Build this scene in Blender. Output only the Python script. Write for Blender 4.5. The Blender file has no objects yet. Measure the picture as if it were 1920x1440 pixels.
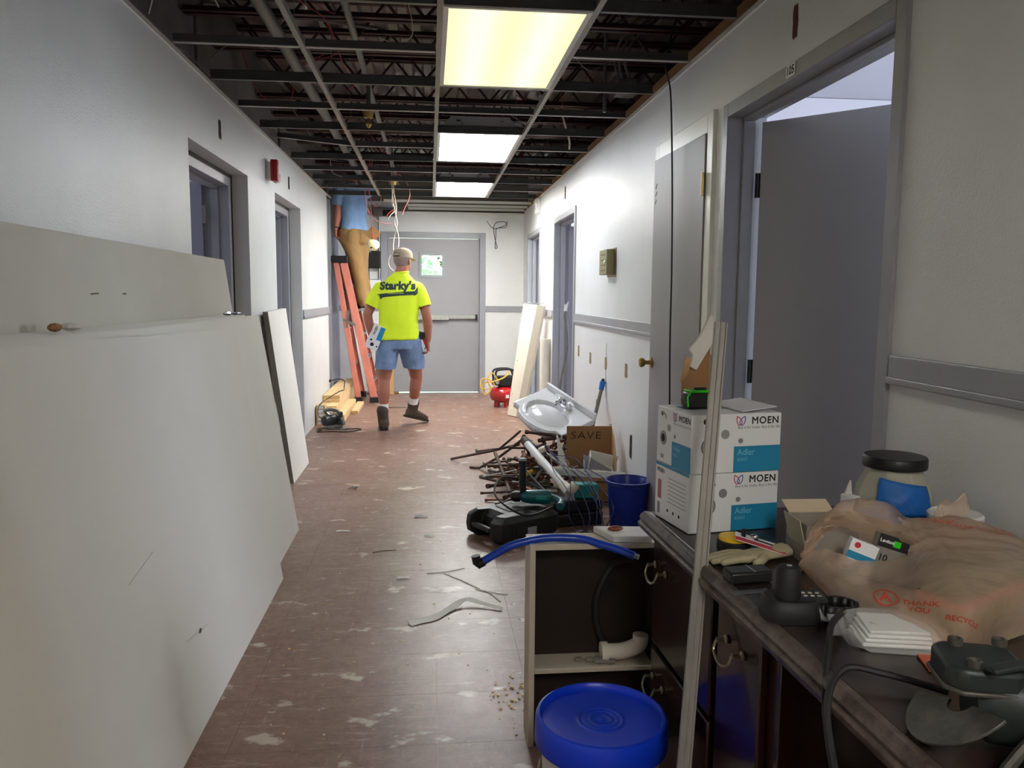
import bpy, bmesh, math, random
from math import sin, cos, pi, radians as rad
from mathutils import Vector as V, Matrix, Euler, noise as mnoise
from mathutils.bvhtree import BVHTree
random.seed(7)
sc = bpy.context.scene
COL = sc.collection

# ------------------------------------------------------------------ camera
cam_d = bpy.data.cameras.new('camera'); cam = bpy.data.objects.new('camera', cam_d); COL.objects.link(cam)
cam_d.sensor_width = 36.0; cam_d.lens = 1500 * 36 / 1920; cam_d.clip_start = .05
PIT, YAW, ROL = rad(6.368), rad(5.853), rad(.472)
fw = V((sin(YAW) * cos(PIT), cos(YAW) * cos(PIT), -sin(PIT)))
r0 = V((cos(YAW), -sin(YAW), 0)); u0 = r0.cross(fw)
r1 = r0 * cos(ROL) + u0 * sin(ROL); u1 = r1.cross(fw)
mw = Matrix((r1, u1, -fw)).transposed().to_4x4(); mw.translation = (0, 0, 1.33)
cam.matrix_world = mw
sc.camera = cam

# ------------------------------------------------------------------ world, exposure, daylight
W = bpy.data.worlds.new('sky'); sc.world = W; W.use_nodes = True
bg = W.node_tree.nodes['Background']; bg.inputs[0].default_value = (.80, .90, 1, 1); bg.inputs[1].default_value = 5.0
vs = sc.view_settings
vs.view_transform = 'Standard'; vs.look = 'None'; vs.gamma = 1; vs.use_curve_mapping = False; vs.exposure = 0.85
LENS1, LENS2, LENS3, LENS_FILL = 0.76, 12.0, 36.0, 20.0      # the ceiling lamps (far ones stronger); the last is an added unseen fill
def area(name, loc, rot, sx, sy, power, col):
    l = bpy.data.lights.new(name, 'AREA'); l.shape = 'RECTANGLE'; l.size = sx; l.size_y = sy; l.energy = power; l.color = col
    o = bpy.data.objects.new(name, l); COL.objects.link(o); o.location = loc; o.rotation_euler = rot
    return o
# daylight standing in the windows of the side rooms (outer walls, out of sight from the corridor)
area('room_window_light_1', (4.1, 2.0, 1.6), (0, rad(90), 0), 1.4, 1.8, 75, (.80, .87, 1))
area('room_window_light_2', (4.1, 8.6, 1.6), (0, rad(90), 0), 1.4, 2.6, 120, (.80, .87, 1))
area('room_window_light_3', (-4.1, 4.9, 1.6), (0, rad(-90), 0), 1.4, 1.6, 34, (.80, .86, 1))
area('room_window_light_4', (-4.1, 7.1, 1.6), (0, rad(-90), 0), 1.4, 1.6, 40, (.80, .86, 1))

# ------------------------------------------------------------------ materials
def lin(c):
    return tuple(((v / 255) / 12.92 if v / 255 <= .04045 else ((v / 255 + .055) / 1.055) ** 2.4) for v in c) + (1,)
MATS = {}
def mat(name, rgb, rough=.5, metal=0, var=0, vscale=8, bump=0, bscale=80, rgb2=None, spec=.5, coat=0, trans=0, sub=0, stretch=None, det=4, alpha=1, ior=1.45):
    m = bpy.data.materials.new(name); m.use_nodes = True
    nt = m.node_tree; N = nt.nodes; L = nt.links; b = N['Principled BSDF']
    c = lin(rgb)
    b.inputs['Base Color'].default_value = c; b.inputs['Roughness'].default_value = rough
    b.inputs['Metallic'].default_value = metal; b.inputs['Specular IOR Level'].default_value = spec; b.inputs['IOR'].default_value = ior
    if coat: b.inputs['Coat Weight'].default_value = coat; b.inputs['Coat Roughness'].default_value = .08
    if trans: b.inputs['Transmission Weight'].default_value = trans
    if alpha < 1: b.inputs['Alpha'].default_value = alpha
    if sub: b.inputs['Subsurface Weight'].default_value = sub; b.inputs['Subsurface Radius'].default_value = (.01, .004, .002)
    if var or bump:
        tc = N.new('ShaderNodeTexCoord'); mp = N.new('ShaderNodeMapping'); L.new(tc.outputs['Object'], mp.inputs[0])
        if stretch: mp.inputs['Scale'].default_value = stretch
    if var:
        n = N.new('ShaderNodeTexNoise'); n.inputs['Scale'].default_value = vscale; n.inputs['Detail'].default_value = det; n.inputs['Roughness'].default_value = .65
        L.new(mp.outputs[0], n.inputs['Vector'])
        r = N.new('ShaderNodeValToRGB'); r.color_ramp.elements[0].position = .33; r.color_ramp.elements[1].position = .67
        c2 = lin(rgb2) if rgb2 else tuple(x * (1 - var) for x in c[:3]) + (1,)
        r.color_ramp.elements[0].color = c2; r.color_ramp.elements[1].color = c
        L.new(n.outputs['Fac'], r.inputs[0]); L.new(r.outputs[0], b.inputs['Base Color'])
    if bump:
        n = N.new('ShaderNodeTexNoise'); n.inputs['Scale'].default_value = bscale; n.inputs['Detail'].default_value = 2
        L.new(mp.outputs[0], n.inputs['Vector'])
        bp = N.new('ShaderNodeBump'); bp.inputs['Strength'].default_value = bump; bp.inputs['Distance'].default_value = .004
        L.new(n.outputs['Fac'], bp.inputs['Height']); L.new(bp.outputs[0], b.inputs['Normal'])
    MATS[name] = m
    return m
def emit(name, rgb, s):
    m = bpy.data.materials.new(name); m.use_nodes = True; N = m.node_tree.nodes; b = N['Principled BSDF']
    b.inputs['Base Color'].default_value = (.8, .8, .8, 1); b.inputs['Emission Color'].default_value = lin(rgb); b.inputs['Emission Strength'].default_value = s
    MATS[name] = m; return m
def tint(name, var):
    m = MATS[name]; return m

mat('wall_paint', (214, 215, 214), .4, var=.06, vscale=2.5, bump=.35, bscale=150)
mat('wall_low', (214, 212, 210), .38, var=.05, vscale=2, bump=.25, bscale=150)
mat('room_paint', (205, 204, 212), .6)
mat('block_wall', (112, 106, 100), .8, var=.35, vscale=3, bump=.3, bscale=40)
mat('trim_grey', (148, 149, 153), .38, var=.08, vscale=6, bump=.12, bscale=60)
mat('door_grey', (144, 142, 144), .45, var=.05, vscale=3)
mat('door_lav', (128, 128, 140), .5, var=.05, vscale=3)
mat('white_trim', (222, 221, 214), .35)
mat('dark_hole', (24, 18, 15), .9)
mat('hole_edge', (150, 128, 92), .9, var=.3, vscale=40)
mat('deck', (150, 138, 130), .34, metal=.35, var=.45, vscale=3)
mat('joist_red', (70, 34, 30), .6, var=.35, vscale=12)
mat('tee_grey', (176, 173, 168), .42, metal=.1, var=.12, vscale=10); mat('tee_web', (74, 74, 72), .5, metal=.3); mat('main_grey', (150, 144, 136), .45, metal=.2, var=.15, vscale=8)
mat('tee_dark', (84, 86, 84), .4, metal=.5, var=.2, vscale=10)
mat('steel', (150, 150, 150), .32, metal=.9, var=.2, vscale=14)
mat('galv', (128, 124, 118), .45, metal=.6, var=.25, vscale=20)
mat('alum', (176, 176, 172), .38, metal=.75, var=.15, vscale=20, stretch=(1, 1, .1))
mat('chrome', (210, 212, 214), .1, metal=1)
mat('brass', (176, 146, 84), .3, metal=.9, var=.2, vscale=30)
mat('wood', (140, 98, 56), .7, var=.35, vscale=5, stretch=(6, .5, 6))
mat('pine', (222, 190, 142), .6, var=.16, vscale=6, stretch=(8, .4, 8))
mat('pine_end', (196, 160, 110), .7, var=.25, vscale=30)
mat('ply', (190, 146, 98), .6, var=.2, vscale=4, stretch=(8, 8, .5))
mat('black', (20, 20, 21), .45)
mat('black_rubber', (26, 26, 27), .6)
mat('white_plastic', (228, 228, 224), .35)
mat('red_alarm', (150, 22, 24), .3)
mat('red', (168, 24, 26), .22, coat=.6)
mat('wire_red', (170, 62, 58), .5)
mat('wire_pink', (196, 120, 116), .5)
mat('wire_white', (200, 192, 178), .5)
mat('wire_grey', (120, 116, 110), .5)
mat('wire_yellow', (214, 172, 62), .45)
mat('wire_blue', (22, 32, 84), .4)
mat('blue', (16, 56, 196), .32, spec=.5)
mat('blue_pail', (18, 44, 140), .35)
mat('blue_tape', (24, 98, 176), .55, bump=.6, bscale=45)
mat('pex', (24, 62, 170), .3)
mat('cardboard', (156, 116, 74), .8, var=.1, vscale=20)
mat('cardboard_in', (178, 142, 100), .8, var=.1, vscale=20)
mat('ink', (28, 26, 28), .7)
mat('box_white', (226, 226, 228), .42)
mat('box_blue', (34, 132, 172), .42)
mat('ink_grey', (128, 128, 132), .5)
mat('ink_pale', (120, 190, 214), .5)
mat('dw_face', (226, 223, 214), .75, var=.06, vscale=1.3)
mat('dw_back', (206, 202, 190), .85, var=.08, vscale=2)
mat('dw_edge', (140, 134, 124), .9, var=.25, vscale=60)
mat('plaster', (216, 212, 204), .85, var=.08, vscale=20)
mat('green', (40, 200, 30), .4)
mat('yellow', (226, 184, 30), .4)
mat('glass', (235, 245, 245), .03, trans=1, ior=1.05)
# ------------------------------------------------------------------ mesh helpers
class MB:
    def __init__(s): s.v = []; s.f = []; s.mi = []; s.cur = 0
    def add(s, vs, fs):
        o = len(s.v); s.v += [tuple(p) for p in vs]; s.f += [tuple(i + o for i in f) for f in fs]; s.mi += [s.cur] * len(fs); return s
    def box(s, c, d, rot=None, taper=None):
        x, y, z = d[0] / 2, d[1] / 2, d[2] / 2; tx, ty = taper or (1, 1)
        p = [V(q) for q in ((-x, -y, -z), (x, -y, -z), (x, y, -z), (-x, y, -z), (-x * tx, -y * ty, z), (x * tx, -y * ty, z), (x * tx, y * ty, z), (-x * tx, y * ty, z))]
        if rot is not None:
            R = rot if isinstance(rot, Matrix) else Euler(rot).to_matrix()
            p = [R @ q for q in p]
        c = V(c)
        return s.add([q + c for q in p], [(0, 3, 2, 1), (4, 5, 6, 7), (0, 1, 5, 4), (1, 2, 6, 5), (2, 3, 7, 6), (3, 0, 4, 7)])
    def bx(s, x0, x1, y0, y1, z0, z1): return s.box(((x0 + x1) / 2, (y0 + y1) / 2, (z0 + z1) / 2), (x1 - x0, y1 - y0, z1 - z0))
    def rings(s, R, cap0=True, cap1=True, closed=False):
        n = len(R[0]); vs = [p for r in R for p in r]; fs = []
        m = len(R)
        for i in range(m if closed else m - 1):
            a = i * n; b = ((i + 1) % m) * n
            for j in range(n):
                k = (j + 1) % n; fs.append((a + j, a + k, b + k, b + j))
        if not closed:
            if cap0: fs.append(tuple(range(n - 1, -1, -1)))
            if cap1: fs.append(tuple((m - 1) * n + j for j in range(n)))
        return s.add(vs, fs)
    def cyl(s, p0, p1, r0, r1=None, n=12, cap=True):
        return s.tube([p0, p1], [r0, r0 if r1 is None else r1], n, cap)
    def tube(s, pts, r, n=8, cap=True, flat=1.0, closed=False):
        P = [V(p) for p in pts]; m = len(P)
        R = r if isinstance(r, (list, tuple)) else [r] * m
        T = []
        for i in range(m):
            if closed: t = P[(i + 1) % m] - P[i - 1]
            else: t = P[min(i + 1, m - 1)] - P[max(i - 1, 0)]
            T.append(t.normalized() if t.length > 1e-9 else V((0, 0, 1)))
        up = V((0, 0, 1)) if abs(T[0].z) < .9 else V((0, 1, 0))
        a = T[0].cross(up).normalized(); rs = []
        for i in range(m):
            if i:
                a = a - T[i] * a.dot(T[i])
                a = a.normalized() if a.length > 1e-6 else T[i].orthogonal().normalized()
            b = T[i].cross(a)
            rs.append([P[i] + (a * cos(2 * pi * j / n) + b * sin(2 * pi * j / n) * flat) * R[i] for j in range(n)])
        return s.rings(rs, cap, cap, closed)
    def lathe(s, prof, c=(0, 0, 0), n=24, axis=None, sc=(1, 1), cap=True):
        Q = axis if isinstance(axis, Matrix) else (V((0, 0, 1)).rotation_difference(V(axis)).to_matrix() if axis is not None else Matrix.Identity(3))
        c = V(c)
        return s.rings([[c + Q @ V((max(r, 1e-4) * cos(2 * pi * j / n) * sc[0], max(r, 1e-4) * sin(2 * pi * j / n) * sc[1], z)) for j in range(n)] for r, z in prof], cap, cap)
    def ball(s, c, r, n=14, m=9, rot=None):
        r = r if isinstance(r, (list, tuple)) else (r, r, r); c = V(c); R = Euler(rot).to_matrix() if rot else Matrix.Identity(3)
        return s.rings([[c + R @ V((r[0] * sin(pi * (i + .02) / (m + .04)) * cos(2 * pi * j / n), r[1] * sin(pi * (i + .02) / (m + .04)) * sin(2 * pi * j / n), -r[2] * cos(pi * (i + .02) / (m + .04)))) for j in range(n)] for i in range(m + 1)])
    def prism(s, poly, h, M=None):
        """polygon in local xy extruded along local z by h, then matrix M"""
        M = M or Matrix.Identity(4); n = len(poly)
        p = [M @ V((x, y, 0)) for x, y in poly] + [M @ V((x, y, h)) for x, y in poly]
        fs = [tuple(range(n - 1, -1, -1)), tuple(range(n, 2 * n))] + [(i, (i + 1) % n, n + (i + 1) % n, n + i) for i in range(n)]
        return s.add(p, fs)
    def quad(s, a, b, c, d): return s.add([a, b, c, d], [(0, 1, 2, 3)])
    def grid(s, fn, nu, nv):
        return s.add([fn(i / nu, j / nv) for j in range(nv + 1) for i in range(nu + 1)],
                     [(j * (nu + 1) + i, j * (nu + 1) + i + 1, (j + 1) * (nu + 1) + i + 1, (j + 1) * (nu + 1) + i) for j in range(nv) for i in range(nu)])
    def xf(s, M, start=0):
        for i in range(start, len(s.v)): s.v[i] = tuple(M @ V(s.v[i]))
        return s
    def mesh(s, name):
        me = bpy.data.meshes.new(name); me.from_pydata(s.v, [], s.f); me.update(); return me
    def build(s, name, m, parent=None, smooth=False, bevel=0, seg=2, loc=None, rot=None, label=None, subd=0, solid=0):
        me = s.mesh(name)
        for q in (m if isinstance(m, (list, tuple)) else [m]): me.materials.append(MATS[q] if isinstance(q, str) else q)
        if any(s.mi): me.polygons.foreach_set('material_index', s.mi)
        bm = bmesh.new(); bm.from_mesh(me); bmesh.ops.recalc_face_normals(bm, faces=bm.faces); bm.to_mesh(me); bm.free()
        o = bpy.data.objects.new(name, me); COL.objects.link(o)
        if parent: o.parent = parent
        if loc is not None: o.location = loc
        if rot is not None: o.rotation_euler = rot
        if smooth:
            me.polygons.foreach_set('use_smooth', [True] * len(me.polygons))
            try: me.set_sharp_from_angle(angle=rad(42 if smooth is True else smooth))
            except Exception: pass
        if solid:
            q = o.modifiers.new('solid', 'SOLIDIFY'); q.thickness = solid; q.offset = 0
        if subd:
            q = o.modifiers.new('sub', 'SUBSURF'); q.levels = subd; q.render_levels = subd
        if bevel:
            q = o.modifiers.new('bevel', 'BEVEL'); q.width = bevel; q.segments = seg; q.limit_method = 'ANGLE'; q.angle_limit = rad(40)
            me.polygons.foreach_set('use_smooth', [True] * len(me.polygons))
            try: me.set_sharp_from_angle(angle=rad(30))
            except Exception: pass
            q.harden_normals = False
        if label: o['label'] = label
        return o
def tag(o, label, cat, group=None):
    o['label'] = label; o['category'] = cat
    if group: o['group'] = group
    return o
def struct(o, label=None):
    o['kind'] = 'structure'
    if label: o['label'] = label
    return o
def thing(name, label, cat, loc=(0, 0, 0), rot=(0, 0, 0), group=None):
    o = bpy.data.objects.new(name, None); COL.objects.link(o); o.empty_display_size = .05
    o.location = loc; o.rotation_euler = rot
    return tag(o, label, cat, group)
def copy_tree(o, parent=None):
    c = o.copy(); COL.objects.link(c); c.parent = parent
    for ch in list(o.children): copy_tree(ch, c)
    return c
def text_mb(s, size, offset=0, shear=0, space=1.0, align='CENTER', sx=1.0, res=3):
    cu = bpy.data.curves.new('t', 'FONT'); cu.body = s; cu.size = size; cu.offset = offset; cu.shear = shear; cu.space_character = space
    cu.align_x = align; cu.align_y = 'CENTER'; cu.resolution_u = res; cu.fill_mode = 'FRONT'
    ob = bpy.data.objects.new('t', cu); me = bpy.data.meshes.new_from_object(ob)
    b = MB(); b.add([(v.co.x * sx, v.co.y, v.co.z) for v in me.vertices], [tuple(p.vertices) for p in me.polygons])
    bpy.data.objects.remove(ob); bpy.data.curves.remove(cu); bpy.data.meshes.remove(me)
    return b
def bold_text(s, size, w, **k):
    """heavier lettering from a few shifted copies"""
    o = MB()
    for i, (a, b) in enumerate(((-1, 0), (1, 0), (0, -1), (0, 1), (0, 0))):
        q = text_mb(s, size, 0, **k); q.xf(Matrix.Translation((a * w, b * w, i * 2e-5))); o.add(q.v, q.f)
    return o
def frame_mat(o, ex, ey, ez=None):
    ex = V(ex).normalized(); ey = V(ey).normalized(); ez = V(ez).normalized() if ez else ex.cross(ey)
    M = Matrix((ex, ey, ez)).transposed().to_4x4(); M.translation = V(o); return M
def spline(pts, n=8):
    """Catmull-Rom through points"""
    P = [V(p) for p in pts]; out = []
    for i in range(len(P) - 1):
        p0 = P[max(i - 1, 0)]; p1 = P[i]; p2 = P[i + 1]; p3 = P[min(i + 2, len(P) - 1)]
        for k in range(n):
            t = k / n
            out.append(.5 * ((2 * p1) + (p2 - p0) * t + (2 * p0 - 5 * p1 + 4 * p2 - p3) * t * t + (3 * p1 - p0 - 3 * p2 + p3) * t ** 3))
    out.append(P[-1]); return out
def remesh(mb, name, m, voxel, parent=None, smooth_it=6, fac=.5, disp=None):
    """union of overlapping closed pieces -> one continuous smooth surface"""
    me = mb.mesh(name); o = bpy.data.objects.new(name, me); COL.objects.link(o)
    q = o.modifiers.new('r', 'REMESH'); q.mode = 'VOXEL'; q.voxel_size = voxel; q.use_smooth_shade = True
    if smooth_it:
        q = o.modifiers.new('s', 'SMOOTH'); q.factor = fac; q.iterations = smooth_it
    dg = bpy.context.evaluated_depsgraph_get(); dg.update()
    ev = o.evaluated_get(dg); nm = bpy.data.meshes.new_from_object(ev)
    o.modifiers.clear(); o.data = nm; bpy.data.meshes.remove(me)
    nm.name = name
    for a in (m if isinstance(m, (list, tuple)) else [m]): nm.materials.append(MATS[a])
    if disp:
        nm.update()
        ns = [v.normal.copy() for v in nm.vertices]
        for v, n in zip(nm.vertices, ns): v.co += n * disp(v.co)
    nm.polygons.foreach_set('use_smooth', [True] * len(nm.polygons)); nm.update()
    if parent: o.parent = parent
    return o

# ------------------------------------------------------------------ room constants (metres)
XL, XR, YB, ZC, ZD = -1.165, 1.25, 10.78, 2.43, 3.08

# floor of square tiles
def floor_material():
    m = bpy.data.materials.new('floor_tile'); m.use_nodes = True; nt = m.node_tree; N = nt.nodes; L = nt.links; b = N['Principled BSDF']
    g = N.new('ShaderNodeNewGeometry')
    def noise(scale, det, rough=.6, st=(1, 1, 1), off=(0, 0, 0)):
        mp = N.new('ShaderNodeMapping'); mp.inputs['Scale'].default_value = st; mp.inputs['Location'].default_value = off
        n = N.new('ShaderNodeTexNoise'); n.inputs['Scale'].default_value = scale; n.inputs['Detail'].default_value = det; n.inputs['Roughness'].default_value = rough
        L.new(g.outputs['Position'], mp.inputs[0]); L.new(mp.outputs[0], n.inputs['Vector']); return n.outputs['Fac']
    def ramp(x, stops):
        r = N.new('ShaderNodeValToRGB'); e = r.color_ramp.elements
        while len(e) < len(stops): e.new(.5)
        for q, (p, c) in zip(e, stops): q.position = p; q.color = c if len(c) == 4 else lin(c)
        L.new(x, r.inputs[0]); return r.outputs[0]
    def mix(f, a, c):
        q = N.new('ShaderNodeMix'); q.data_type = 'RGBA'
        if isinstance(f, float): q.inputs[0].default_value = f
        else: L.new(f, q.inputs[0])
        for i, x in ((6, a), (7, c)):
            if isinstance(x, tuple): q.inputs[i].default_value = x
            else: L.new(x, q.inputs[i])
        return q.outputs[2]
    def mul(a, c):
        q = N.new('ShaderNodeMath'); q.operation = 'MULTIPLY'; L.new(a, q.inputs[0])
        if isinstance(c, float): q.inputs[1].default_value = c
        else: L.new(c, q.inputs[1])
        return q.outputs[0]
    K, Wt = (0, 0, 0, 1), (1, 1, 1, 1)
    base = ramp(noise(26, 9, .82), [(.30, (84, 58, 48)), (.5, (116, 84, 70)), (.70, (146, 114, 98))])
    dirt = ramp(noise(2.4, 8, .7), [(.34, K), (.70, Wt)])
    c1 = mix(mul(dirt, .75), base, ramp(noise(17, 8, .78), [(.3, (116, 92, 80)), (.7, (164, 136, 120))]))
    patch = ramp(noise(1.7, 4, .6, (1, 1, 1), (7, 2, 0)), [(.36, K), (.56, Wt)])
    sx = ramp(noise(3.0, 8, .72, (2.2, 13, 1), (3, 1, 0)), [(.565, K), (.68, Wt)])
    sy = ramp(noise(3.0, 8, .72, (15, 2.0, 1), (5, 9, 0)), [(.60, K), (.70, Wt)])
    c2 = mix(mul(mul(sx, patch), .85), c1, lin((188, 170, 154)))
    c2 = mix(mul(mul(sy, patch), .65), c2, lin((188, 172, 158)))
    spots = ramp(noise(5.2, 4, .55, (1, 1.4, 1), (11, 4, 0)), [(.63, K), (.68, Wt)])
    c3 = mix(mul(spots, .8), c2, lin((200, 188, 172)))
    specks = ramp(noise(21, 3, .5, (1, 1, 1), (2, 8, 0)), [(.69, K), (.72, Wt)])
    c3 = mix(mul(specks, .5), c3, lin((200, 188, 172)))
    L.new(c3, b.inputs['Base Color'])
    mr = N.new('ShaderNodeMapRange'); mr.inputs[3].default_value = .30; mr.inputs[4].default_value = .48; L.new(noise(7, 6, .7), mr.inputs[0])
    L.new(mr.outputs[0], b.inputs['Roughness']); b.inputs['Specular IOR Level'].default_value = .42
    n = noise(12, 4); bp = N.new('ShaderNodeBump'); bp.inputs['Strength'].default_value = .12; bp.inputs['Distance'].default_value = .004
    L.new(n, bp.inputs['Height']); L.new(bp.outputs[0], b.inputs['Normal'])
    MATS['floor_tile'] = m
floor_material()
mat('floor_joint', (176, 156, 140), .8)
mat('concrete', (120, 112, 106), .6, var=.15, vscale=3)
fl = MB().bx(-4.4, 4.4, -3.2, YB + .2, -.14, -.002).build('floor', 'floor_joint'); struct(fl, 'brown square floor tiles with pale scuffs and glue stains')
tile_me = None
T = .3045
for i in range(8):
    for j in range(36):
        x0 = -1.2 + i * T; y0 = -.20 + j * T + .02
        if tile_me is None:
            o = MB().bx(.0005, T - .0005, .0005, T - .0005, -.006, 0).build('floor_tile', 'floor_tile', fl); tile_me = o.data
        else:
            o = bpy.data.objects.new('floor_tile', tile_me); COL.objects.link(o); o.parent = fl
        o.location = (x0, y0, random.uniform(0, .0002)); o.rotation_euler = (random.uniform(-.0003, .0003), random.uniform(-.0003, .0003), 0)
# side rooms and the corridor behind the camera
struct(MB().bx(1.24, 4.3, -3.2, YB, -.05, -.001).build('floor_right_rooms', 'concrete'), 'plain floor of the side rooms on the right')
struct(MB().bx(-4.3, -1.2, -3.2, YB, -.05, -.001).build('floor_left_rooms', 'concrete'), 'plain floor of the side rooms on the left')
struct(MB().bx(-1.2, 1.24, -3.2, -.18, -.05, -.0005).build('floor_behind', 'floor_tile'), 'brown floor running on behind the viewpoint')

def wall_with_openings(mb, axis_x0, axis_x1, y0, y1, z0, z1, ops):
    """solid wall slab between x0..x1 along y with openings [(ya,yb,za,zb)] sorted"""
    cur = y0
    for ya, yb, za, zb in ops:
        if ya > cur: mb.bx(axis_x0, axis_x1, cur, ya, z0, z1)
        if za > z0: mb.bx(axis_x0, axis_x1, ya, yb, z0, za)
        if zb < z1: mb.bx(axis_x0, axis_x1, ya, yb, zb, z1)
        cur = yb
    if cur < y1: mb.bx(axis_x0, axis_x1, cur, y1, z0, z1)
    return mb
# left wall: plastered lining in front of the older block wall
LOPS = [(4.12, 5.40, 0, 2.075), (6.31, 7.51, 0, 2.085)]
wl = wall_with_openings(MB(), XL - .10, XL, -3, 9.38, 0, ZC, LOPS).build('wall_left', 'wall_paint'); struct(wl, 'white painted left corridor wall')
LOPS2 = [(4.16, 5.36, 0, 2.05), (6.35, 7.47, 0, 2.06)]
struct(wall_with_openings(MB(), XL - .24, XL - .105, -3, YB, 0, ZD, LOPS2).build('wall_left_upper', 'block_wall'), 'dark bare block wall rising above the left wall to the roof deck')
struct(MB().bx(XL - .104, XL - .03, 9.38, YB, 0, ZC).build('wall_left_end', 'door_lav'), 'grey painted end section of the left wall beyond the ladder')
struct(MB().bx(XL - .03, XL - .012, 9.40, 9.52, 0, 2.42).bx(XL - .03, XL - .006, 9.70, 9.74, 0, 2.42).build('trim_1', 'trim_grey'), 'grey vertical boards on the end of the left wall')
# bead along the top of the left wall
struct(MB().tube([(XL - .004, -3, ZC + .004), (XL - .004, 9.38, ZC + .004)], .009, 8).build('trim_2', 'white_trim', None, True), 'rounded plaster edge on top of the left wall')
# right wall
ROPS = [(2.105, 3.345, 0, 2.085), (3.56, 4.32, 0, 2.075), (6.93, 8.06, 0, 2.05), (9.15, 10.28, 0, 2.05)]
wr = wall_with_openings(MB(), XR, XR + .12, -3, YB, 0, ZC, ROPS).build('wall_right', 'wall_paint'); struct(wr, 'white painted right corridor wall')
struct(MB().bx(XR + .012, XR + .115, -3, YB - .35, ZC, ZC + .085).build('trim_3', 'wood'), 'brown timber plate along the top of the right wall')
struct(MB().bx(2.35, 2.4, -3, YB, 2.51, ZD - .002).build('wall_void_blocker', 'block_wall'), 'added dark panel closing the open void beyond the right wall')  # invented panel: stops stray light and keeps the open void dark
struct(MB().tube([(XR + .002, -3, ZC - .002), (XR + .002, YB, ZC - .002)], .006, 8).build('trim_4', 'white_trim', None, True), 'thin white edge on top of the right wall')
# back wall with the exit door opening
bwm = MB().bx(-1.45, -.585, YB, YB + .2, 0, ZD).bx(.685, 1.5, YB, YB + .2, 0, ZD).bx(-.585, .685, YB, YB + .2, 2.09, ZD).bx(1.5, 4.35, YB + .1, YB + .2, 0, ZD + .04).bx(-4.35, -1.45, YB + .0, YB + .2, 0, ZD + .04)
struct(bwm.build('wall_back', 'wall_paint'), 'white end wall of the corridor')
struct(MB().bx(-.42, 1.3, YB - .012, YB - .001, 2.405, ZD - .02).bx(-1.26, -.42, YB - .012, YB - .001, 2.53, ZD - .02).build('wall_back_dark_void', 'block_wall'), 'dark sheet standing for the shaded open space above the end wall')  # dark sheet paints the gloom of the open space beyond the wall top
struct(MB().bx(-4.4, 4.4, -3.2, -3.05, 0, ZD).build('wall_front', 'wall_paint'), 'wall closing the corridor behind the viewpoint')
# side rooms
struct(MB().bx(4.2, 4.35, -3.2, YB + .2, 0, ZD).build('wall_right_outer', 'room_paint'), 'outer wall of the rooms on the right')
struct(MB().bx(-4.35, -4.2, -3.2, YB + .2, 0, ZD).build('wall_left_outer', 'room_paint'), 'outer wall of the rooms on the left')
struct(MB().bx(XR + .12, 4.2, -1.5, -1.4, 0, 2.43).bx(XR + .12, 4.2, 4.4, 4.5, 0, 2.43).bx(XR + .12, 4.2, 6.3, 6.4, 0, 2.43).bx(XR + .12, 4.2, YB, YB + .1, 0, 2.43).build('wall_right_partition', 'room_paint'), 'white cross walls of the rooms on the right')
struct(MB().bx(-4.2, XL - .24, 3.7, 3.8, 0, 2.7).bx(-4.2, XL - .24, 5.85, 5.95, 0, 2.7).bx(-4.2, XL - .24, 8.2, 8.3, 0, 2.7).build('wall_left_partition', 'room_paint'), 'pale cross walls of the rooms on the left')
struct(MB().bx(XR + .12, 4.2, -3.0, YB, ZC + .003, 2.50).build('ceiling_right_rooms', 'room_paint'), 'white ceiling of the rooms on the right')
struct(MB().bx(-4.2, XL - .24, -1.5, YB, 2.62, 2.68).build('ceiling_left_rooms', 'room_paint'), 'white ceiling of the rooms on the left')
# chair rails
def rail(name, x0, x1, y0, y1, z0=1.098, z1=1.176):
    m = MB()
    if x1 - x0 < y1 - y0:
        m.bx(x0, x1, y0, y1, z0, z1); s = 1 if x0 > 0 else -1
        m.bx(x0 - (.006 if s > 0 else 0), x1 + (.006 if s < 0 else 0), y0, y1, z0, z0 + .02)
    else:
        m.bx(x0, x1, y0, y1, z0, z1)
    return struct(m.build(name, 'trim_grey', None, False, .003), 'grey painted chair rail')
rail('trim_5', XR - .014, XR, 4.40, 6.86); rail('trim_6', XR - .014, XR, -3, 2.05); rail('trim_7', XL, XL + .014, 7.53, 9.38)
rail('trim_8', XL, XL + .014, 5.42, 6.29); rail('trim_9', XL, XL + .014, -3, 4.10)
rail('trim_10', -1.19, -.65, YB - .014, YB); rail('trim_11', .74, 1.25, YB - .014, YB); rail('trim_12', XR - .014, XR, 8.13, 9.08)

# door frames (pressed steel) -------------------------------------------------------
def side_frame(name, xw, s, y0, y1, zt, w=.055, depth=.16, m='trim_grey', proud=.012):
    """frame in a wall whose corridor face is x=xw; s=+1 room lies at +x"""
    f = MB(); a = xw - s * proud; b = xw + s * depth
    x0, x1 = min(a, b), max(a, b)
    f.bx(x0, x1, y0 - w, y0, 0, zt + w).bx(x0, x1, y1, y1 + w, 0, zt + w).bx(x0, x1, y0, y1, zt, zt + w)
    st0, st1 = sorted((xw + s * .055, xw + s * .105))
    f.bx(st0, st1, y0, y0 + .016, 0, zt - .016).bx(st0, st1, y1 - .016, y1, 0, zt - .016).bx(st0, st1, y0, y1, zt - .016, zt)
    return struct(f.build(name, m, None, False, .003))
def leaf(name, hinge, ang, w, h, t=.045, m='door_grey', knob=None, z0=.012):
    """door leaf: local x from hinge outwards, thickness along local y"""
    o = MB().bx(0, w, -t / 2, t / 2, 0, h).build(name, m, None, False, .002, loc=(hinge[0], hinge[1], z0), rot=(0, 0, ang)); struct(o)
    return o
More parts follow.
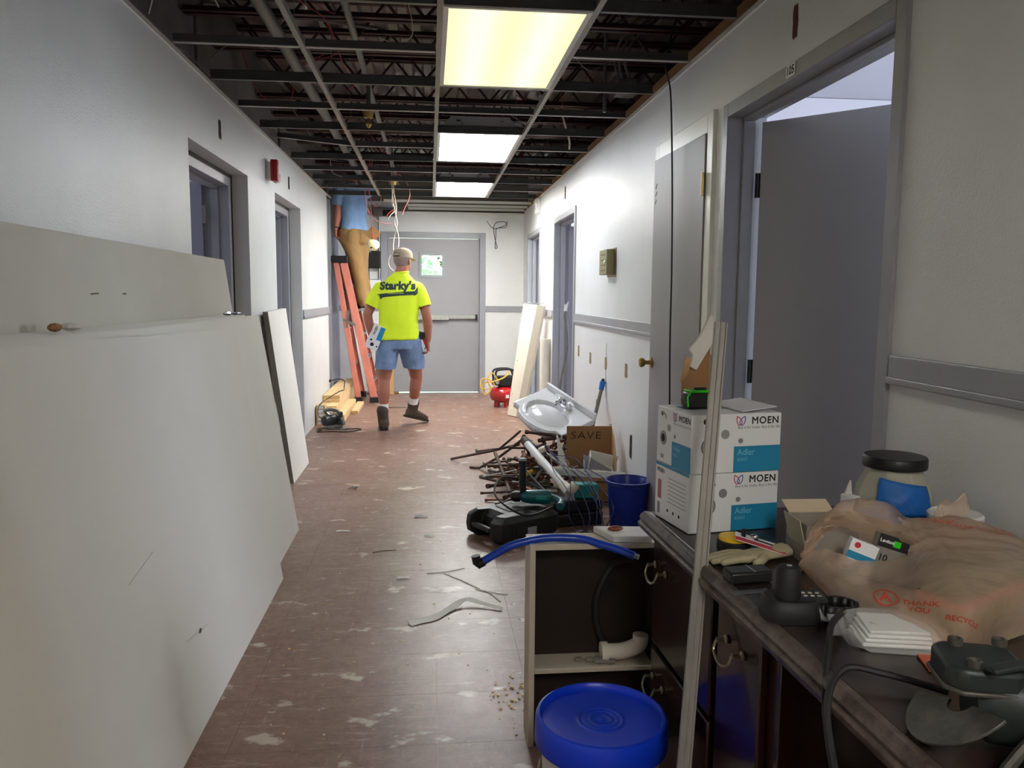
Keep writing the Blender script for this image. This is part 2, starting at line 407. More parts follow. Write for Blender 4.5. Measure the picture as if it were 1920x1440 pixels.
def hinge_part(par, x, y, z, h=.1, m='steel', r=.008):
    return MB().cyl((x, y, z - h / 2), (x, y, z + h / 2), r, n=10).box((x, y + .006, z), (.026, .004, h)).build('hinge', m, par)
side_frame('door_1_frame', XR, 1, 2.115, 3.335, 2.075)['label'] = 'grey steel door frame with the number plate 105'
d = leaf('door_1', (XR + .135, 3.30), rad(-47), 1.17, 2.035, m='door_grey'); d['label'] = 'grey door standing open into room 105'
for z in (.25, 1.0, 1.78): hinge_part(d, -.012, -.02, z, m='black')
# number plate
npl = MB().bx(-.0015, .0015, -.033, .033, -.021, .021).build('number_plate', 'box_white', bpy.data.objects['door_1_frame'], loc=(XR - .0145, 2.742, 2.104))
tm = text_mb('105', .04, .0012); tm.xf(frame_mat((-.0022, 0, -.001), (0, -1, 0), (0, 0, 1))); tm.build('lettering', 'ink', npl)
sp = MB().bx(-.004, .004, -.02, .02, -.05, .05).build('strike_plate', 'steel', bpy.data.objects['door_1_frame'], loc=(XR + .02, 2.113, 1.72))
# closed closet door with white casing
cf = MB().bx(XR - .018, XR + .12, 3.49, 3.565, 0, 2.14).bx(XR - .018, XR + .12, 4.325, 4.395, 0, 2.14).bx(XR - .018, XR + .12, 3.565, 4.325, 2.055, 2.14)
struct(cf.build('door_2_frame', 'white_trim', None, False, .003), 'white painted wooden casing around the closet door')
d = leaf('door_2', (XR - .004, 3.572), rad(91.6), .742, 2.04, .04, 'door_grey'); d['label'] = 'flat grey closet door with brass knob'
kb = MB().lathe([(.030, 0), (.030, .006), (.012, .010), (.011, .035), (.022, .042), (.027, .055), (.024, .066), (.012, .070)], n=20, axis=(0, 1, 0)).build('knob', 'brass', d, True, loc=(.705, .02, .955))
for z in (.25, 1.02, 1.82): MB().cyl((-.004, .026, z - .05), (-.004, .026, z + .05), .007, n=10).box((.012, .0215, z), (.03, .003, .1)).build('hinge', 'brass', d)
mat('scuff', (96, 98, 100), .6)
MB().box((.70, .0205, 1.86), (.03, .001, .012), (0, .7, 0)).box((.70, .0205, 1.90), (.03, .001, .012), (0, .7, 0)).box((.705, .0205, 1.82), (.03, .001, .012), (0, .7, 0)).build('vent_slots', 'scuff', d)
side_frame('door_3_frame', XR, 1, 6.94, 8.05, 2.04)['label'] = 'grey steel frame of the doorway behind the white fixture'
d = leaf('door_3', (XR + .135, 8.03), rad(-12), 1.06, 2.0, m='door_lav'); d['label'] = 'grey door swung into the room in the nearer far doorway'
side_frame('door_4_frame', XR, 1, 9.16, 10.27, 2.04)['label'] = 'grey steel frame of the last doorway on the right'
d = leaf('door_4', (XR + .13, 10.25), rad(-22), 1.06, 2.0, m='door_lav'); d['label'] = 'grey door in the last doorway on the right'
for nm, y0, y1, zt in (('door_5', 4.17, 5.35, 2.045), ('door_6', 6.36, 7.46, 2.055)):
    side_frame(nm + '_frame', XL - .105, -1, y0 + .05, y1 - .05, zt - .05, proud=.008)['label'] = 'grey steel frame in the ' + ('nearer' if nm == 'door_5' else 'farther') + ' left doorway'
d = leaf('door_5', (XL - .25, 5.27), rad(186), 1.05, 2.0, m='door_lav'); d['label'] = 'grey door standing open in the nearer left doorway'
hinge_part(d, -.01, .03, 1.80, .11, 'galv')
d = leaf('door_6', (XL - .25, 7.37), rad(200), 1.0, 2.0, m='door_lav'); d['label'] = 'grey door standing open in the farther left doorway'
# exit door
ef = MB().bx(-.645, -.56, YB - .02, YB + .19, 0, 2.14).bx(.66, .735, YB - .02, YB + .19, 0, 2.14).bx(-.56, .66, YB - .02, YB + .19, 2.065, 2.14)
ef.bx(-.56, -.545, YB + .09, YB + .13, 0, 2.065).bx(.645, .66, YB + .09, YB + .13, 0, 2.065)
struct(ef.build('door_7_frame', 'trim_grey', None, False, .003), 'grey steel frame around the exit door')
dx0, dx1, dy0, dy1, wx0, wx1, wz0, wz1 = -.553, .653, YB + .03, YB + .075, -.115, .163, 1.575, 1.845
dm = MB().bx(dx0, wx0, dy0, dy1, .016, 2.058).bx(wx1, dx1, dy0, dy1, .016, 2.058).bx(wx0, wx1, dy0, dy1, .016, wz0).bx(wx0, wx1, dy0, dy1, wz1, 2.058)
d7 = dm.build('door_7', 'door_grey'); struct(d7, 'wide grey exit door with small square window and push bar')
w = .03
MB().bx(wx0 - w, wx0 + .006, dy0 - .012, dy0, wz0 - w, wz1 + w).bx(wx1 - .006, wx1 + w, dy0 - .012, dy0, wz0 - w, wz1 + w).bx(wx0, wx1, dy0 - .012, dy0, wz1 - .006, wz1 + w).bx(wx0, wx1, dy0 - .012, dy0, wz0 - w, wz0 + .006).build('window_frame', 'trim_grey', d7, False, .003)
MB().bx(wx0, wx1, dy0 + .015, dy0 + .02, wz0, wz1).build('pane', 'glass', d7)
pb = MB().bx(-.22, .245, dy0 - .075, dy0 - .02, .985, 1.045).build('push_bar', 'alum', d7, False, .006)
MB().bx(.245, .60, dy0 - .055, dy0 - .015, 1.0, 1.05).build('bar_housing', 'alum', d7, False, .006)
MB().bx(.60, .63, dy0 - .062, dy0, .985, 1.062).bx(-.5, -.22, dy0 - .055, dy0, 1.0, 1.05).build('bar_end', 'black', d7, False, .004)
struct(MB().bx(-.56, .66, YB - .0, YB + .2, -.001, .004).build('door_7_sill', 'steel'), 'metal threshold under the exit door')

# outside: ground and a tree in the door window
mat('paving', (190, 188, 184), .8); mat('leaf', (128, 176, 120), .5, rgb2=(176, 214, 164), var=1, vscale=5); mat('bark', (84, 66, 50), .9)
struct(MB().bx(-14, 14, YB + .2, 40, -.12, -.02).build('ground', 'paving'), 'pale paving outside the exit door')
tr = thing('leafy_tree', 'bright green leafy tree outside the exit door window', 'tree', (.2, 17.5, -.02))
MB().tube([(0, 0, 0), (.05, 0, 1.5), (0, .1, 2.8)], [.16, .12, .07], 10).build('trunk', 'bark', tr, True)
lf = MB(); rr = random.Random(3)
for _ in range(3600):
    q = V((rr.gauss(0, 1), rr.gauss(0, 1), rr.gauss(0, 1))).normalized() * (rr.random() ** .4)
    c = V((q.x * 2.6, q.y * 1.6, 2.2 + q.z * 1.9)); a = V((rr.uniform(-1, 1), rr.uniform(-1, 1), rr.uniform(-1, 1))).normalized(); b = a.orthogonal().normalized()
    s = rr.uniform(.07, .14); lf.quad(c - a * s, c + b * s * .5, c + a * s, c - b * s * .5)
fo = lf.build('foliage', 'leaf', tr); fo['kind'] = 'stuff'
sun = bpy.data.lights.new('sun', 'SUN'); sun.energy = 12; sun.angle = .01; so = bpy.data.objects.new('sun', sun); COL.objects.link(so); so.rotation_euler = (rad(48), 0, rad(18))
# ------------------------------------------------------------------ roof deck, joists, ceiling grid
dk = MB(); pit = .152
xs = []
x = -4.3
while x < 4.3:
    xs += [(x, ZD), (x + .055, ZD), (x + .072, ZD + .038), (x + .135, ZD + .038)]; x += pit
for a, b in zip(xs[:-1], xs[1:]):
    dk.quad((a[0], -3.2, a[1]), (b[0], -3.2, b[1]), (b[0], YB + .2, b[1]), (a[0], YB + .2, a[1]))
dk.bx(-4.4, 4.4, -3.2, YB + .2, ZD + .05, ZD + .12)
ceil = dk.build('ceiling', 'deck'); struct(ceil, 'corrugated metal roof deck above the open ceiling grid')
def joist(y):
    j = MB(); z0, z1 = 2.76, ZD - .002
    for z in (z0, z1 - .03):
        j.bx(-1.26, 2.2, y - .045, y - .008, z, z + .006).bx(-1.26, 2.2, y + .008, y + .045, z, z + .006)
        j.bx(-1.26, 2.2, y - .012, y - .008, z, z + .034).bx(-1.26, 2.2, y + .008, y + .012, z, z + .034)
    n = 14; pts = []
    for i in range(n + 1): pts.append((-1.2 + i * 3.3 / n, y, z0 + .018 if i % 2 else z1 - .018))
    o = j.build('joist', 'joist_red', ceil)
    wb = MB()
    for a, b in zip(pts[:-1], pts[1:]): wb.cyl(a, b, .009, n=6)
    wb.build('web', 'joist_red', o)
for k in range(13): joist(3.25 + k * .6)

cg = thing('ceiling_grid', 'grey suspended ceiling grid with all its tiles removed', 'ceiling grid', (0, 0, ZC))
def tee(name, p0, p1, h=.036, m='tee_grey', fl=.024):
    """inverted tee profile between two points (flange at z=0)"""
    p0, p1 = V(p0), V(p1); L = (p1 - p0).length
    t = MB().bx(0, L, -fl / 2, fl / 2, 0, .0035); t.cur = 1
    t.bx(0, L, -.0035, .0035, .0035, h).bx(0, L, -.006, .006, h - .009, h)
    d = (p1 - p0).normalized(); a = math.atan2(d.y, d.x); e = -math.asin(d.z)
    o = t.build(name, [m, 'tee_dark' if m == 'tee_dark' else ('tee_web' if m == 'tee_grey' else m)], cg); o.location = p0; o.rotation_euler = (0, e, a); return o
XM = (-.570, .042, .652)
for x in XM: tee('main_tee', (x, -2.8, 0), (x, 9.36, 0), .042, 'main_grey')
for s in (XL + .012, XR - .012):
    MB().bx(s - .012, s + .012, -2.8, 9.7, .001, .004).build('wall_angle', 'tee_grey', cg)
rows = [(.78, 1), (1.39, 0), (2.0, 1), (2.61, 0), (3.22, 1), (3.83, 0), (4.44, 1), (5.05, 0), (5.66, 1), (6.27, 0), (6.88, 1), (7.49, 0), (8.10, 1), (8.71, 0), (9.32, 1)]
LIGHT_SPANS = [(3.22, 4.44), (5.66, 6.88), (8.10, 9.32), (.78, 2.0)]
slots = None
for y, dark in rows:
    segs = [(XL + .02, XM[0]), (XM[0], XM[1]), (XM[1], XM[2]), (XM[2], XR - .02)]
    for si, (a, b) in enumerate(segs):
        if si == 2 and any(u + .1 < y < w - .1 for u, w in LIGHT_SPANS): continue
        dz0 = dz1 = 0
        if not dark and y in (6.27,) and si == 0: dz0 = .05
        o = tee('cross_tee', (a + .014, y, dz0), (b - .014, y, dz1), .05 if dark else .038, 'tee_dark' if dark else 'tee_grey')
for y in (9.86, 10.26, 10.6): tee('cross_tee', (-.55 if y < 10 else -.28, y, -.012 * (y - 9.3)), (XR - .02, y, -.012 * (y - 9.3)), .03, 'white_trim')
MB().bx(-.30, XR, YB - .05, YB - .001, -.042, -.026).bx(-.30, XR, YB - .005, YB - .001, -.026, .03).build('wall_angle', 'white_trim', cg)
for x in XM:                                                    # hanger wires
    for y in (3.6, 4.9, 6.1, 7.3, 8.6):
        MB().tube([(x, y, .04), (x + random.uniform(-.03, .03), y + .1, ZD - ZC)], .0016, 5).build('hanger_wire', 'wire_grey', cg)

# fluorescent troffers ---------------------------------------------------------------
mat('troffer', (176, 178, 180), .4, metal=.3); mat('troffer_in', (230, 230, 228), .5)
def lens_mat(name, rgb, s, yellow):
    """acrylic lens lit from behind by two tubes: brighter along two strips"""
    m = emit(name, rgb, s); nt = m.node_tree; N = nt.nodes; L = nt.links; b = N['Principled BSDF']
    tc = N.new('ShaderNodeTexCoord'); sp = N.new('ShaderNodeSeparateXYZ'); L.new(tc.outputs['Object'], sp.inputs[0])
    def fn(op, a, bb=None):
        q = N.new('ShaderNodeMath'); q.operation = op
        for i, x in enumerate((a, bb)):
            if x is None: continue
            if isinstance(x, (int, float)): q.inputs[i].default_value = x
            else: L.new(x, q.inputs[i])
        return q.outputs[0]
    d = fn('SUBTRACT', fn('ABSOLUTE', sp.outputs[0]), .14)
    g = fn('POWER', 2.718, fn('MULTIPLY', fn('MULTIPLY', d, d), -180))
    L.new(fn('MULTIPLY', fn('ADD', fn('MULTIPLY', g, .45 if yellow else .2), .78), s), b.inputs['Emission Strength'])
    b.inputs['Base Color'].default_value = lin((200, 196, 160) if yellow else (235, 235, 235))
    return m
lens_mat('lens_near', (255, 252, 186), LENS1, 1); lens_mat('lens_mid', (244, 249, 255), LENS2, 0); lens_mat('lens_far', (255, 254, 250), LENS3, 0); lens_mat('lens_fill', (255, 250, 240), LENS_FILL, 0)
def troffer(y0, m, label):
    t = thing('ceiling_light', label, 'ceiling light', (.347, y0 + .61, ZC), group='fluorescent lights in the corridor ceiling')
    hw, hl = .298, .602
    f = MB(); w = .026
    f.bx(-hw, -hw + w, -hl, hl, .001, .012).bx(hw - w, hw, -hl, hl, .001, .012).bx(-hw + w, hw - w, -hl, -hl + w, .001, .012).bx(-hw + w, hw - w, hl - w, hl, .001, .012)
    f.build('frame', 'white_trim', t, False, .002)
    MB().bx(-hw + w, hw - w, -hl + w, hl - w, .005, .009).build('lens', m, t)
    h = MB()                                                  # sloped sheet-metal housing
    z0, z1, tp = .012, .115, .10
    b0 = [(-hw, -hl), (hw, -hl), (hw, hl), (-hw, hl)]; b1 = [(-hw + tp, -hl), (hw - tp, -hl), (hw - tp, hl), (-hw + tp, hl)]
    h.add([(x, y, z0) for x, y in b0] + [(x, y, z1) for x, y in b1], [(4, 5, 6, 7), (0, 1, 5, 4), (1, 2, 6, 5), (2, 3, 7, 6), (3, 0, 4, 7)])
    hs = h.build('housing', 'troffer', t)
    for sx in (-1, 1):
        MB().box((sx * .15, -hl - .0015, .085), (.03, .002, .012)).build('knockout', 'chrome', hs)
        MB().box((sx * .125, -hl - .0015, .065), (.012, .002, .02)).build('knockout', 'chrome', hs)
        MB().box((sx * .27, -hl - .002, .05), (.03, .002, .008), (0, sx * .8, 0)).build('clip', 'chrome', hs)
    return t
troffer(3.22, 'lens_near', 'yellowed dim fluorescent ceiling light nearest the viewer')
troffer(5.66, 'lens_mid', 'bright bluish white ceiling light, middle of the three')
troffer(8.10, 'lens_far', 'bright white ceiling light farthest down the corridor')
troffer(-1.66, 'lens_fill', 'unseen ceiling light added behind the viewpoint to brighten the foreground')  # extra troffer added out of view to brighten the near end
# ------------------------------------------------------------------ fittings on walls and in the ceiling void
def cutout(wall, s, x, y, z, w, h, name='cutout', m='dark_hole'):
    """ragged cut in the plaster: dark recess plate with torn edge pieces (s: which way the room faces)"""
    p = []; n = 14
    for i in range(n):
        a = 2 * pi * i / n; ex = max(-1, min(1, cos(a) * 1.35)); ez = max(-1, min(1, sin(a) * 1.35))
        p.append((ex * w / 2 * random.uniform(.85, 1.08), ez * h / 2 * random.uniform(.93, 1.05)))
    M = frame_mat((x + s * .0005, y, z), (0, 1, 0), (0, 0, 1), (1, 0, 0))
    o = MB().prism([(a * 1.18, b * 1.07) for a, b in p], s * .0012, M).build('torn_edge', 'hole_edge', wall)
    return MB().prism(p, s * .0022, M).build(name, m, wall)
for y, z, w, h in ((4.73, 2.232, .05, .10), (6.93, 2.235, .06, .10)): cutout(wl, 1, XL, y, z, w, h)
mat('hole_red', (70, 12, 16), .8)
cutout(wr, -1, XR, 2.752, 2.268, .035, .105, m='hole_red'); cutout(wr, -1, XR, 7.485, 2.274, .05, .11, m='hole_red')
for y, z in ((6.678, .862), (6.173, .842), (5.614, .846), (5.014, .851), (4.414, .852)):
    cutout(wr, -1, XR, y, z, .06, .085, m='hole_edge')
cutout(wr, -1, XR, 4.844, .39, .05, .14); cutout(wr, -1, XR, 5.9, .50, .03, .09, m='hole_edge')
MB().tube([(XR - .001, 5.60, .99), (XR - .001, 5.61, .94), (XR - .001, 5.60, .90), (XR - .001, 5.62, .86), (XR - .001, 5.60, .72), (XR - .001, 5.61, .6)], .0015, 4).build('crack', 'hole_edge', wr)

# fire alarm
t = thing('fire_alarm', 'red fire alarm with clear strobe on the left wall between doorways', 'alarm', (XL, 6.05, 2.2))
MB().bx(0, .035, -.06, .06, -.06, .06).build('back_box', 'white_plastic', t, False, .003)
MB().bx(.035, .058, -.075, .075, -.075, .075).bx(.058, .085, -.075, -.02, -.075, .075).build('body', 'red_alarm', t, False, .006)
MB().lathe([(.034, 0), (.033, .018), (.024, .034), (.008, .04)], (.058, .03, -.045), 18, (1, 0, 0)).build('strobe', 'white_plastic', t, True)
# outlet on the left wall
t = thing('wall_outlet', 'outlet low on the left wall with saw cord plugged in', 'outlet', (XL, 9.30, .345))
MB().bx(0, .006, -.036, .036, -.058, .058).build('cover_plate', 'white_plastic', t, False, .002)
MB().bx(.006, .03, -.015, .015, -.03, .0).build('plug', 'black', t, False, .004)
# beige lock box on right wall
t = thing('lock_box', 'small brass-coloured metal box on the right wall above the rail', 'lock box', (XR, 5.50, 1.557))
mat('olive_metal', (138, 128, 98), .45, metal=.4)
MB().bx(-.062, -.004, -.12, .115, -.085, .085).build('body', 'olive_metal', t, False, .003)
MB().bx(-.004, -.0005, -.15, .12, -.1, .095).build('mounting_plate', 'olive_metal', t)
for z in (-.055, -.02, .015, .05):
    for y in (-.06, -.01, .04): MB().box((-.0625, y, z), (.002, .02, .006)).build('vent_slot', 'dark_hole', t)
MB().lathe([(.018, 0), (.018, .004), (.01, .006), (.009, .010)], (-.062, -.08, .0), 14, (-1, 0, 0)).build('lock', 'chrome', t, True)
# white horn
t = thing('alarm_horn', 'small white horn box high on the right wall near the end', 'alarm', (XR, 9.25, 2.34))
MB().bx(-.05, -.0005, -.07, .07, -.085, .085).build('body', 'white_plastic', t, False, .006)
for z in (-.03, -.01, .01, .03): MB().box((-.0505, 0, z), (.003, .09, .008)).build('slot', 'trim_grey', t)
# back wall fittings
t = thing('speaker', 'black box speaker on the end wall', 'speaker', (-.733, YB, 1.772))
MB().bx(-.085, .085, -.11, -.001, -.112, .112).build('cabinet', 'black', t, False, .004)
MB().bx(-.08, -.03, -.1125, -.11, .092, .106).build('badge', 'trim_grey', t)
tag(MB().tube(spline([(-.80, YB - .03, 1.66), (-.80, YB - .02, 1.5), (-.83, YB - .02, 1.38), (-.86, YB - .02, 1.25), (-.84, YB - .02, 1.1)]), .004, 6).build('speaker_wire', 'black', None, True), 'thin black wire hanging below the black speaker', 'wire')
t = thing('junction_box', 'grey metal junction box at the top of the end wall', 'junction box', (-.59, YB, 2.38))
MB().bx(-.14, .14, -.11, -.001, -.05, .05).build('body', 'galv', t, False, .003)
MB().bx(-.02, .1, -.113, -.11, -.045, .03).build('opening', 'dark_hole', t)
MB().lathe([(.012, 0), (.012, .004)], (.03, -.113, 0), 12, (0, -1, 0)).build('knockout', 'chrome', t)
tag(MB().cyl((-.668, YB - .02, 1.50), (-.664, YB - .02, 2.34), .012, n=10).build('conduit_pipe', 'steel', None, True), 'vertical metal conduit on the end wall beside the black speaker', 'conduit')
t = thing('white_wall_box', 'white box on the end wall below the conduit', 'wall box', (-.72, YB, 1.45))
MB().bx(-.07, .07, -.06, -.001, -.085, .06).build('body', 'white_plastic', t, False, .004)
MB().bx(-.065, .065, -.062, -.02, .06, .072).build('lid', 'trim_grey', t, False, .002)
# loop of black cable on the end wall
wv = MB()
wv.tube(spline([(.75, YB - .02, 2.30), (.80, YB - .03, 2.23), (.86, YB - .05, 2.20), (1.0, YB - .04, 2.25), (.98, YB - .03, 2.29), (.88, YB - .03, 2.28), (.84, YB - .03, 2.21), (.86, YB - .04, 2.05), (.89, YB - .03, 1.96), (.86, YB - .03, 1.95), (.87, YB - .04, 2.1), (.88, YB - .04, 2.2), (1.0, YB - .03, 2.22), (1.02, YB - .02, 2.30)]), .004, 6)
tag(wv.build('cable_loop', 'black', None, True), 'loop of thin black cable hanging on the end wall right of the door', 'cable')
tag(MB().tube(spline([(XR - .03, 3.95, 2.76), (XR - .11, 3.93, 2.47), (XR - .085, 3.92, 2.30), (XR - .065, 3.92, 1.9), (XR - .06, 3.9, 1.45), (XR - .064, 3.88, 1.1), (XR - .06, 3.86, .7), (XR - .06, 3.85, .3), (XR - .08, 3.9, .006)]), .0045, 6).build('black_cable', 'black', None, True), 'long black cable hanging down in front of the grey closet door', 'cable')

# pipes and conduits in the void
def pipe(name, label, cat, pts, r, m, n=10):
    return tag(MB().tube(pts, r, n).build(name, m, None, True), label, cat)
pipe('steel_conduit', 'thick grey conduit running along the ceiling void on the left', 'conduit', [(-.80, 1.2, 2.70), (-.81, 10.6, 2.70)], .034, 'galv', 14)
sp_ = thing('sprinkler_pipe', 'steel sprinkler pipe with brass heads running above the grid', 'pipe', (-.40, 0, 2.70))
MB().tube([(0, 1.2, 0), (0, 10.6, 0)], .019, 12).build('main_pipe', 'galv', sp_, True)
for y in (5.5, 8.95):
    MB().cyl((0, y, -.01), (0, y, -.16), .014, n=12).build('drop_pipe', 'galv', sp_, True)
    hd = MB().lathe([(.052, 0), (.048, -.004), (.036, -.045), (.03, -.07), (.02, -.075)], (0, y, -.15), 20).build('escutcheon', 'brass', sp_, True)
    MB().lathe([(.012, 0), (.012, -.03), (.02, -.034), (.02, -.038), (.006, -.06)], (0, y, -.225), 12).build('sprinkler_head', 'brass', hd, True)
pipe('bent_conduit', 'thin conduit bending down the block wall above the left wall', 'conduit', spline([(-1.225, 4.55, 2.44), (-1.225, 4.55, 2.78), (-1.2, 4.58, 2.84), (-1.1, 4.62, 2.86), (-.3, 4.9, 2.86)]), .011, 'galv')
pipe('bent_conduit', 'second bent conduit rising from the left wall farther along', 'conduit', spline([(-1.225, 6.9, 2.44), (-1.225, 6.9, 2.70), (-1.2, 6.93, 2.735), (-1.1, 6.97, 2.74), (.2, 7.1, 2.74)]), .011, 'galv')
# flexible conduits with junction box on the right
t = thing('ceiling_junction_box', 'grey junction box with flexible conduits above the right wall', 'junction box', (1.16, 4.85, 2.56))
MB().bx(-.06, .06, -.05, .05, -.045, .045).build('body', 'galv', t, False, .003)
MB().bx(-.06, -.055, -.07, -.05, -.05, .05).build('cover', 'steel', t)
for k, (dx, dy) in enumerate(((-.04, 0), (0, .02), (.035, -.01))):
    P = spline([(dx, dy, .04), (dx - .02 - .01 * k, dy, .15), (dx + .0, dy - .02, .26), (dx + .07 + .02 * k, dy - .05, .36), (dx + .2, dy - .05, .44)], 10)
    MB().tube(P, [.011 if i % 2 else .0085 for i in range(len(P))], 8).build('flexible_conduit', 'galv', t)
pipe('riser_conduit', 'short vertical conduit beside the ceiling junction box', 'conduit', [(1.06, 4.95, 2.44), (1.06, 4.95, 2.95)], .011, 'galv')
# loose wires
def wire(label, pts, r, m, name='loose_wire', n=8):
    return tag(MB().tube(spline(pts, n), r, 5).build(name, m, None, True), label, 'wire', 'loose wires in the ceiling void')
wire('pale wire curling down over the left wall top, nearest', [(-1.20, 3.05, 3.0), (-1.12, 3.15, 2.86), (-1.05, 3.3, 2.70), (-1.08, 3.45, 2.56), (-1.14, 3.55, 2.46)], .004, 'wire_white')
wire('thin pale wire beside the nearest curling wire', [(-1.05, 3.05, 3.0), (-1.02, 3.15, 2.8), (-.96, 3.3, 2.68), (-.90, 3.4, 2.60), (-.85, 3.5, 2.48)], .003, 'wire_white')
wire('dark wire hanging in the near left corner of the void', [(-1.1, 2.9, 3.05), (-1.15, 3.0, 2.8), (-1.2, 3.1, 2.66), (-1.18, 3.2, 2.5)], .003, 'wire_grey')
wire('wire lying on top of the left wall', [(-1.22, 3.5, 2.48), (-1.2, 3.9, 2.46), (-1.22, 4.3, 2.52), (-1.15, 4.5, 2.46), (-1.2, 4.9, 2.47)], .004, 'wire_grey')
wire('dark wire looping across the void toward the conduit', [(-1.2, 4.7, 2.6), (-1.05, 4.75, 2.72), (-.85, 4.8, 2.68), (-.6, 4.8, 2.75)], .003, 'wire_grey')
wire('red wire drooping beside the long main tee', [(-.7, 3.9, 2.9), (-.66, 4.1, 2.76), (-.52, 4.3, 2.70), (-.46, 4.5, 2.55), (-.42, 4.7, 2.50), (-.46, 4.72, 2.46)], .003, 'wire_red')
wire('red wire running under the roof deck near the first light', [(-.6, 3.6, 2.98), (-.5, 3.7, 2.86), (-.35, 3.9, 2.82), (-.2, 4.2, 2.86), (-.1, 4.6, 2.84)], .003, 'wire_red')
wire('pale wire hooked beside the center main tee', [(-.1, 3.9, 2.68), (-.08, 4.0, 2.56), (-.16, 4.05, 2.53), (-.24, 4.0, 2.54)], .0025, 'wire_white')
wire('red wire sagging over the left wall', [(-1.2, 5.4, 2.9), (-1.1, 5.5, 2.62), (-.95, 5.6, 2.56), (-.9, 5.6, 2.7), (-1.0, 5.5, 2.74)], .003, 'wire_red')
wire('black wire swinging from the bent conduit', [(-1.05, 6.2, 2.72), (-.98, 6.4, 2.64), (-.9, 6.8, 2.5), (-.84, 7.1, 2.46), (-.74, 7.4, 2.5)], .005, 'black')
wire('pale wire curling near the ladder', [(-.95, 8.0, 2.62), (-.94, 8.05, 2.5), (-.85, 8.1, 2.46), (-.72, 8.2, 2.47)], .003, 'wire_white')
wire('big pink loop of alarm wire hanging below the grid', [(-.55, 8.75, 2.9), (-.62, 8.75, 2.65), (-.685, 8.8, 2.42), (-.66, 8.8, 2.22), (-.56, 8.8, 2.10), (-.42, 8.8, 2.07), (-.36, 8.8, 2.10)], .004, 'wire_pink')
wire('pink wire bowing out right of the brass head', [(-.38, 8.8, 2.62), (-.28, 8.8, 2.56), (-.22, 8.8, 2.45), (-.22, 8.8, 2.35), (-.27, 8.8, 2.24), (-.295, 8.8, 2.17)], .0045, 'wire_pink')
wire('thin red wire dropping to the dangling smoke detector', [(-.62, 8.9, 2.9), (-.66, 9.1, 2.5), (-.655, 9.28, 2.2), (-.648, 9.3, 1.99)], .003, 'wire_red')
wire('small pink loop above the dangling smoke detector', [(-.60, 8.85, 3.0), (-.66, 8.85, 2.55), (-.64, 8.85, 2.36), (-.58, 8.85, 2.26), (-.53, 8.85, 2.30), (-.52, 8.85, 2.38)], .003, 'wire_pink')
wire('white twin cable hanging down behind the man, left strand', [(-.40, 8.5, 2.9), (-.39, 8.5, 2.45), (-.365, 8.45, 2.2), (-.335, 8.4, 2.05), (-.36, 8.38, 1.92), (-.372, 8.35, 1.84), (-.37, 8.3, 1.77)], .0042, 'wire_white')
wire('white twin cable hanging down behind the man, right strand', [(-.37, 8.52, 2.9), (-.375, 8.5, 2.45), (-.345, 8.45, 2.2), (-.36, 8.4, 2.05), (-.325, 8.38, 1.94), (-.318, 8.35, 1.85), (-.32, 8.3, 1.80)], .0042, 'wire_white')
wire('white cable end curling at the shoulder of the man', [(-.40, 8.3, 1.72), (-.42, 8.28, 1.66), (-.41, 8.26, 1.60), (-.37, 8.25, 1.56)], .0045, 'wire_white')
wire('red and white splice of bare wires below the brass head', [(-.37, 8.85, 2.36), (-.40, 8.85, 2.28), (-.38, 8.84, 2.24), (-.43, 8.83, 2.20), (-.46, 8.82, 2.16)], .006, 'wire_red')
wire('yellowish wire ends splayed below the splice', [(-.40, 8.93, 2.46), (-.40, 8.84, 2.28), (-.36, 8.84, 2.24), (-.42, 8.83, 2.17), (-.45, 8.83, 2.12)], .006, 'wire_white')
wire('pale conduit tail above the right wall, far', [(.98, 6.1, 2.7), (1.0, 6.1, 2.62), (1.05, 6.15, 2.5), (1.06, 6.2, 2.44)], .008, 'wire_white')
wire('dark looping wire in the void right of the first light', [(.75, 4.6, 2.75), (.85, 4.7, 2.66), (.95, 4.8, 2.64), (1.05, 4.85, 2.72)], .003, 'wire_grey')
wire('bundle of blue wire above the flexible conduits', [(1.0, 4.5, 3.0), (1.02, 4.6, 2.88), (.95, 4.7, 2.82), (1.08, 4.75, 2.9), (1.2, 4.7, 2.95)], .004, 'wire_blue')
for k in range(10):
    r = random.Random(100 + k); x = r.uniform(-.9, .9); y = 4 + k * .5
    wire(['thin red wire trailing along the roof deck', 'thin grey wire trailing along the roof deck'][k % 2] + ', number %s from the viewer' % ['one', 'two', 'three', 'four', 'five', 'six', 'seven', 'eight', 'nine', 'ten'][k],
         [(x, y, 2.98), (x + r.uniform(-.2, .2), y + .1, 2.8), (x + r.uniform(-.3, .3), y + .25, 2.72), (x + r.uniform(-.3, .3), y + .35, 2.86)], .0025, 'wire_red' if k % 2 == 0 else 'wire_grey')
# dangling smoke detector on its brown mounting board
t = thing('smoke_detector', 'cream smoke detector dangling with a brown square board by the ladder', 'smoke detector', (-.645, 9.3, 1.86))
MB().box((0, .02, .14), (.13, .008, .13), (rad(10), rad(40), 0)).build('mounting_board', 'cardboard', t)
MB().tube([(.0, 0, .14), (.0, 0, .09), (.01, 0, .05)], .007, 6).build('pigtail', 'wire_red', t)
dm_ = MB().lathe([(.068, .05), (.072, .03), (.07, .01), (.055, -.015), (.04, -.03), (.02, -.034)], (0, 0, 0), 24, (.12, .55, .95)).build('body', 'brass', t, True)
mat('cream', (226, 214, 168), .45); dm_.data.materials[0] = MATS['cream']
MB().box((-.01, -.045, -.01), (.04, .004, .018), (0, -.6, 0)).build('sensor_slot', 'dark_hole', t)
